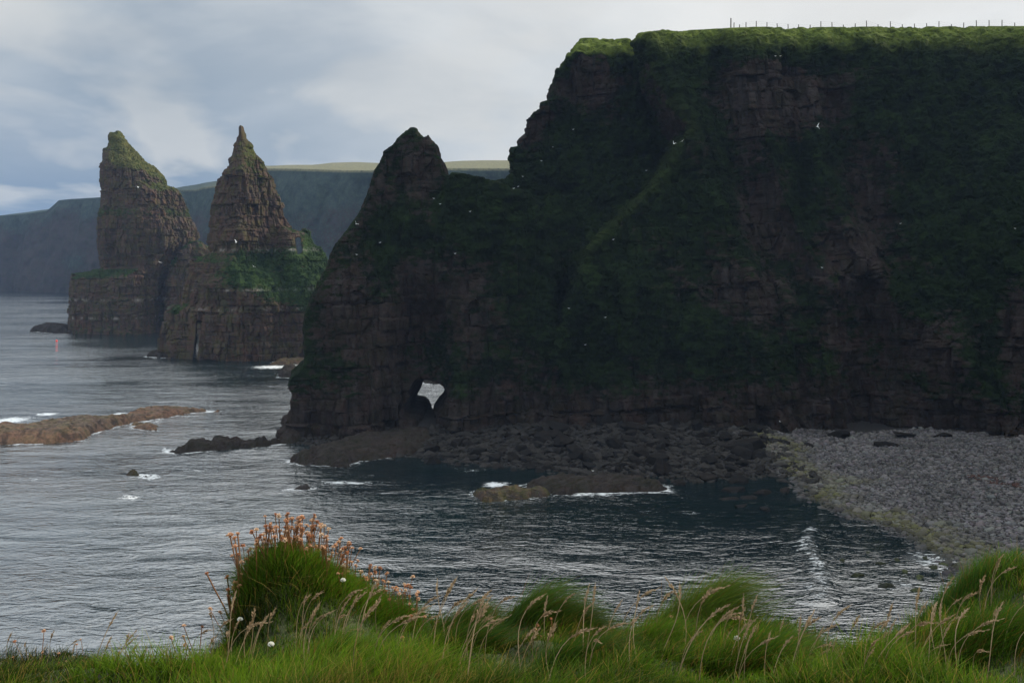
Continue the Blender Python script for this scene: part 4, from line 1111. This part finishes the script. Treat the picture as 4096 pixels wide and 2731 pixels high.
for i in range(24):
    px = random.uniform(200, 340); stalk(px, random.uniform(3.7, 4.4), random.uniform(.75, 1.1), 'straw coloured seeding grass stalk in front of the thrift mound', 'seeding stalks before the mound')
CL = head_mesh('clover', 600, .012, 90, (.75, .75, .66), (.9, .9, .85), M_CLOVER)
for px, Yt, lab in [(240, 4.55, 'white clover head in the dark grass under the thrift mound'), (271, 4.0, 'largest white clover head at the bottom edge, left half'), (745, 4.45, 'white clover head in the grass right of the swept tuft'), (737, 3.95, 'white clover head low in the grass right of centre'), (343, 4.75, 'white clover head on the flank of the thrift mound')]:
    x = (px - 512) / F * Yt; z = float(bank_z(np.array([x]), np.array([Yt]))[0])
    o = link('clover_flower', CL); o.location = (x, Yt, z + .12); tag(o, lab, 'clover flower', 'white clover heads')
    sv, sq = tube([(0, 0, -.13), (.004, 0, -.06), (0, 0, 0)], .0012, 4); link('stem', mesh_from('stem', sv, sq, M_GRASS, colors={'col': np.tile([[.06, .12, .02]], (len(sv), 1))}), o)

# ================================================================== FENCE
M_WOOD = simple_mat('weathered_post', (.10, .085, .07), .85)
M_WIRE = simple_mat('fence_wire', (.22, .22, .22), .5)
fe = bpy.data.objects.new('wire_fence', None); COL.objects.link(fe); fe.location = (60, 197, 73.5)
tag(fe, 'post and wire fence along the skyline on top of the cliff', 'fence')
FP = [1036,1050,1075,1104,1150,1198,1244,1293,1340,1392,1440,1490,1541,1594,1645,1697,1752,1806,1860,1915,1970,2026,2081,2138,2195,2253,2310,2368,2426]
bpy.context.view_layer.update()
dg = bpy.context.evaluated_depsgraph_get()
def ground(ob, x, y, z=120):
    ok, loc, nn, _ = ob.ray_cast(Vector((x, y, z)), Vector((0, 0, -1)))
    return loc.z if ok else 73.0
tops = []
for i, vx in enumerate(FP):
    px = (2000 + vx * .8912) / 4; Yp = 198.0; x = (px - 512) / F * Yp
    gz = ground(cliff, x, Yp)
    hgt = 1.3
    if i == 0: hgt = 2.2
    if i in (1,): hgt = 1.3
    if i == 2: hgt = .8
    v, q = tube([(0, 0, -.5), (0.01, 0, hgt * .6), (random.uniform(-.03, .03), 0, hgt), (0, 0, hgt + .02)], [.085, .085, .08, .02], 8)
    if i == 0: v[:, :2] *= 1.4
    p = link('post', mesh_from('post', v, q, M_WOOD), fe); p.location = Vector((x, Yp, gz)) - fe.location
    tops.append((x, Yp, gz, hgt))
for k in (.35, .68, .98):
    path = [(x - 60, yy - 197 - .09, g + min(h_, 1.4) * k - 73.5) for x, yy, g, h_ in tops[2:]]
    v, q = tube(path, .02, 4); link('wire', mesh_from('wire', v, q, M_WIRE), fe)

# ================================================================== BUOY AND GULLS
M_RED = simple_mat('red_buoy', (.65, .03, .02), .4)
def uvs(rx, ry, rz, n=12, m_=8, c=(0, 0, 0)):
    V = [(c[0] + rx * math.sin(math.pi * i / m_) * math.cos(6.2832 * k / n), c[1] + ry * math.sin(math.pi * i / m_) * math.sin(6.2832 * k / n), c[2] + rz * math.cos(math.pi * i / m_)) for i in range(m_ + 1) for k in range(n)]
    Q = [[i * n + k, (i + 1) * n + k, (i + 1) * n + (k + 1) % n, i * n + (k + 1) % n] for i in range(m_) for k in range(n)]
    return np.array(V), np.array(Q)
x, y = SEA(56.6, 341)
v, q = uvs(.38, .38, .36); bo = link('buoy', mesh_from('buoy', v, q, M_RED, smooth=True)); bo.location = (x, y, .2); tag(bo, 'small red round buoy floating left of the leaning stack', 'buoy')
v, q = tube([(0, 0, .3), (0, 0, .46), (0, 0, .5)], [.07, .06, .01], 8); link('ring', mesh_from('ring', v, q, M_RED), bo)
M_GULL = simple_mat('gull_feathers', (1, 1, 1), .6, attr='col')
def loft(rings, n=10):
    V = []
    for (yy, zz, rx, rz) in rings:
        for k in range(n):
            a = 6.2832 * k / n; V.append((math.cos(a) * rx, yy, zz + math.sin(a) * rz))
    Q = [[i * n + k, i * n + (k + 1) % n, (i + 1) * n + (k + 1) % n, (i + 1) * n + k] for i in range(len(rings) - 1) for k in range(n)]
    return np.array(V), np.array(Q)
def gull_mesh(fly, up=.3):
    v, q = loft([(-.30, .03, .005, .005), (-.22, .025, .04, .015), (-.12, .0, .065, .055), (.02, -.01, .08, .075), (.12, .01, .065, .065), (.18, .045 if not fly else .02, .042, .045), (.23, .07 if not fly else .025, .040, .042), (.27, .07 if not fly else .025, .028, .028), (.30, .06 if not fly else .02, .010, .010), (.345, .052 if not fly else .015, .004, .005)])
    c = np.tile([[.78, .78, .76]], (len(v), 1)); c[v[:, 1] > .285] = (.7, .5, .08)
    parts = [(v, q, c)]
    for s in (-1, 1):
        if fly: sec = [(0.04, .02, .10, .0), (.22, .06, .09, up * .2), (.42, .03, .075, up * .42), (.60, -.06, .05, up * .45), (.72, -.14, .008, up * .42)]
        else: sec = [(.075, .06, .05, .03), (.085, -.05, .06, .04), (.07, -.17, .045, .035), (.03, -.30, .01, .03)]
        V = []; C = []
        for i, (a, b, wd, zz) in enumerate(sec):
            if fly:
                V += [(s * a, b + wd, zz + .035), (s * a, b - wd, zz + .03), (s * a, b - wd, zz + .018), (s * a, b + wd, zz + .012)]
            else:
                V += [(s * a, b, zz + wd * .6), (s * (a + .012), b, zz), (s * a, b, zz - wd * .8), (s * (a - .02), b, zz)]
            cc = (.45, .48, .5) if i < len(sec) - 2 else (.12, .12, .12)
            if fly: cc = (.72, .73, .74) if i < len(sec) - 1 else (.1, .1, .1)
            C += [cc] * 4
        Qw = [[i * 4 + k, i * 4 + (k + 1) % 4, (i + 1) * 4 + (k + 1) % 4, (i + 1) * 4 + k] for i in range(len(sec) - 1) for k in range(4)]
        parts.append((np.array(V), np.array(Qw), np.array(C)))
    if not fly:
        for s in (-1, 1):
            v, q = tube([(s * .03, .01, -.16), (s * .03, .0, -.06)], .006, 4); parts.append((v, q, np.tile([[.6, .4, .3]], (len(v), 1))))
    V, Q, C = join(parts)
    return mesh_from('gull', V, Q, M_GULL, colors={'col': C}, smooth=True)
GF = [gull_mesh(True, .9), gull_mesh(True, .2)]; GP = gull_mesh(False)
def gull_fly(px, py, Y, rot, mesh, label, s=1.0):
    o = link('gull', mesh); o.location = P(px, py, Y); o.rotation_euler = rot; s *= .62; o.scale = (s, s, s); tag(o, label, 'gull', 'flying gulls')
gull_fly(817.6, 126.6, 160, (.5, .9, 1.2), GF[0], 'white gull with raised wings flying before the upper right cliff', 1.35)
gull_fly(673.8, 143.5, 165, (.3, .4, .7), GF[0], 'left hand one of two gulls flying above the diagonal green ridge', 1.2)
gull_fly(682, 141, 165, (.2, -.5, -.6), GF[1], 'right hand one of two gulls flying above the diagonal green ridge', 1.1)
gull_fly(236, 242, 285, (.4, .6, -.9), GF[0], 'white gull flying before the middle of the pointed stack', 1.9)
gull_fly(138, 187, 385, (.3, .4, -.7), GF[1], 'white gull flying before the upper leaning stack', 2.0)
gull_fly(160, 262, 380, (.2, .3, .5), GF[1], 'white gull flying low before the leaning stack', 2.0)
gull_fly(253.6, 266, 285, (.3, .5, .9), GF[1], 'white gull flying over the green skirt of the pointed stack', 1.6)
gull_fly(356, 223.6, 170, (.5, .7, .3), GF[0], 'white gull beside the left slope of the arch rock', 1.1)
gull_fly(780, 421, 150, (.2, .4, 1.0), GF[1], 'white gull flying low at the cliff foot behind the beach', .9)
PER = [(434, 199, 'on the neck of turf right of the arch rock peak, upper bird'), (440, 204.5, 'on the neck of turf right of the arch rock peak, lower bird'), (513.5, 189, 'under the broken bluff edge, left of a pair'), (518, 187, 'under the broken bluff edge, right of a pair'), (553, 147.5, 'high on the broken bluff'), (541.6, 161.4, 'on the slope of the broken bluff'), (573, 130, 'on a ledge of the bluff face, upper'), (357, 255, 'on the left flank of the arch rock'), (613, 240, 'beside the diagonal green ridge'), (569, 308.6, 'on the lower spur edge left of the main face'), (605, 317.7, 'on the lower main face right of the spur edge'), (455, 254, 'in the dark wall right of the arch rock'), (775, 56.8, 'under the cliff top, left of a pair'), (780, 56.8, 'under the cliff top, right of a pair'), (1015, 229, 'near the right edge of the cliff'), (900, 224, 'on the red rocks of the right cliff'), (523, 177, 'on the turf above the pair under the bluff edge'), (646, 171, 'at the top end of the diagonal ridge'), (470, 212, 'on the turf of the saddle'), (585, 345, 'low on the dark main face'), (380, 243, 'on the lower left flank of the arch rock'), (822, 268, 'in the middle of the right cliff'), (593, 471, 'on the slab reef in the bay')]
for px, py, lab in PER:
    d = Vector(P(px, py, 100)) - Vector((0, 0, HC)); d.normalize()
    hit = SC.ray_cast(dg, Vector((0, 0, HC)) + d * 20, d)
    if not hit[0]: continue
    o = link('gull', GP); o.location = hit[1] + Vector((0, -.15, .14)); o.rotation_euler = (0, 0, random.choice([1.3, -1.3, 1.7, -1.8])); s = .8
    o.scale = (s, s, s); tag(o, 'white gull perched ' + lab, 'gull', 'perched gulls')

# ================================================================== LIGHT, SKY, AIR, CAMERA
SUN_AZ = math.radians(66)     # to the right of the view direction (+Y), clockwise
SUN_EL = math.radians(28)
sd = Vector((math.sin(SUN_AZ) * math.cos(SUN_EL), math.cos(SUN_AZ) * math.cos(SUN_EL), math.sin(SUN_EL)))
sl = bpy.data.lights.new('sun', 'SUN'); sl.energy = 5.0; sl.angle = math.radians(.8); sl.color = (1.0, .90, .76)
so = bpy.data.objects.new('sun', sl); COL.objects.link(so); so.rotation_euler = (-sd).to_track_quat('-Z', 'Y').to_euler(); so.location = (300, 200, 300)

w = bpy.data.worlds.new('World'); SC.world = w; w.use_nodes = True
nt = w.node_tree; nt.nodes.clear(); N = NT(nt)
wo = nt.nodes.new('ShaderNodeOutputWorld')
sky = N.n('ShaderNodeTexSky', sky_type='NISHITA'); sky.sun_disc = False; sky.sun_elevation = SUN_EL; sky.sun_rotation = SUN_AZ; sky.air_density = 1.0; sky.dust_density = 1.0
skc = N.mix(1.0, sky.outputs[0], (.075, .075, .075), 'MULTIPLY')
tc = N.n('ShaderNodeTexCoord').outputs['Generated']
sx = N.n('ShaderNodeSeparateXYZ', ins={0: tc})
zc = N.math('MAXIMUM', N.math('ADD', sx.outputs[2], .22), .05)
cv = N.n('ShaderNodeCombineXYZ', ins={0: N.math('DIVIDE', sx.outputs[0], zc), 1: N.math('DIVIDE', sx.outputs[1], zc), 2: 0.0}).outputs[0]
cl1 = N.noise(N.n('ShaderNodeMapping', ins={'Vector': cv, 'Location': (3.1, 1.4, 0), 'Scale': (1.1, .9, 1)}).outputs[0], 1.0, 6, .55, .3)
cl2 = N.noise(N.n('ShaderNodeMapping', ins={'Vector': cv, 'Location': (7.7, 2.2, 0), 'Scale': (2.2, 1.7, 1)}).outputs[0], 1.0, 4, .5, .3)
side = N.n('ShaderNodeVectorMath', operation='DOT_PRODUCT', ins={0: tc, 1: tuple(sd)}).outputs['Value']
sidef = N.ramp(side, [(0.10, 0.0), (0.85, 1.0)])
grey = N.ramp(cl1, [(0.32, (.36, .43, .51)), (0.48, (.54, .59, .63)), (0.62, (.74, .76, .76))])
grey = N.mix(N.math('MULTIPLY', sidef, .95), grey, (.92, .92, .90))
low = N.ramp(sx.outputs[2], [(0.06, 1.0), (0.22, 0.0)])
left = N.ramp(side, [(0.12, 1.0), (0.48, 0.0)])
blue = N.mix(N.math('MULTIPLY', low, left), grey, (.21, .30, .43))
puff = N.math('MULTIPLY', N.ramp(cl2, [(0.47, 0.0), (0.60, 1.0)]), N.ramp(sx.outputs[2], [(0.02, 0.3), (0.08, .65), (.3, .25)]))
grey2 = N.mix(puff, blue, (.72, .72, .70))
cov = N.ramp(cl1, [(0.22, .7), (0.45, .93)])
col = N.mix(cov, skc, grey2)
up = N.ramp(sx.outputs[2], [(0.25, 1.0), (0.38, 0.0)])
col = N.mix(1.0, col, N.mix(up, (2.35, 2.35, 2.35), (1, 1, 1)), 'MULTIPLY')
bg = N.n('ShaderNodeBackground', ins={'Color': col, 'Strength': 1.0})
N.l(bg.outputs[0], wo.inputs[0])

# air
import bmesh
bm = bmesh.new(); bmesh.ops.create_cube(bm, size=1.0)
me = bpy.data.meshes.new('haze'); bm.to_mesh(me); bm.free()
hz = link('haze', me); hz.location = (0, 900, 58); hz.scale = (3600, 2400, 132)
hm, hnt, hout = newmat('haze_air'); pv = hnt.nodes.new('ShaderNodeVolumePrincipled')
pv.inputs['Color'].default_value = (.42, .62, 1.0, 1); pv.inputs['Density'].default_value = .00008; pv.inputs['Anisotropy'].default_value = .0
hnt.links.new(pv.outputs[0], hout.inputs['Volume']); me.materials.append(hm); tag(hz, 'thin blue sea haze', 'haze', kind='stuff')

cd = bpy.data.cameras.new('camera'); cam = bpy.data.objects.new('camera', cd); COL.objects.link(cam)
cam.location = (0, 0, HC); cam.rotation_euler = (math.radians(90), 0, 0)
cd.sensor_width = 36; cd.lens = 36 * F / 1024; cd.shift_y = -(341 - HOR) / 1024; cd.clip_start = .1; cd.clip_end = 60000
SC.camera = cam
SC.view_settings.view_transform = 'Standard'; SC.view_settings.look = 'None'; SC.view_settings.exposure = 0.0; SC.view_settings.gamma = 1.0
SC.cycles.use_denoising = True
SC.cycles.max_bounces = 6; SC.cycles.diffuse_bounces = 3; SC.cycles.glossy_bounces = 3; SC.cycles.transmission_bounces = 3; SC.cycles.volume_bounces = 1
SC.cycles.volume_max_steps = 64
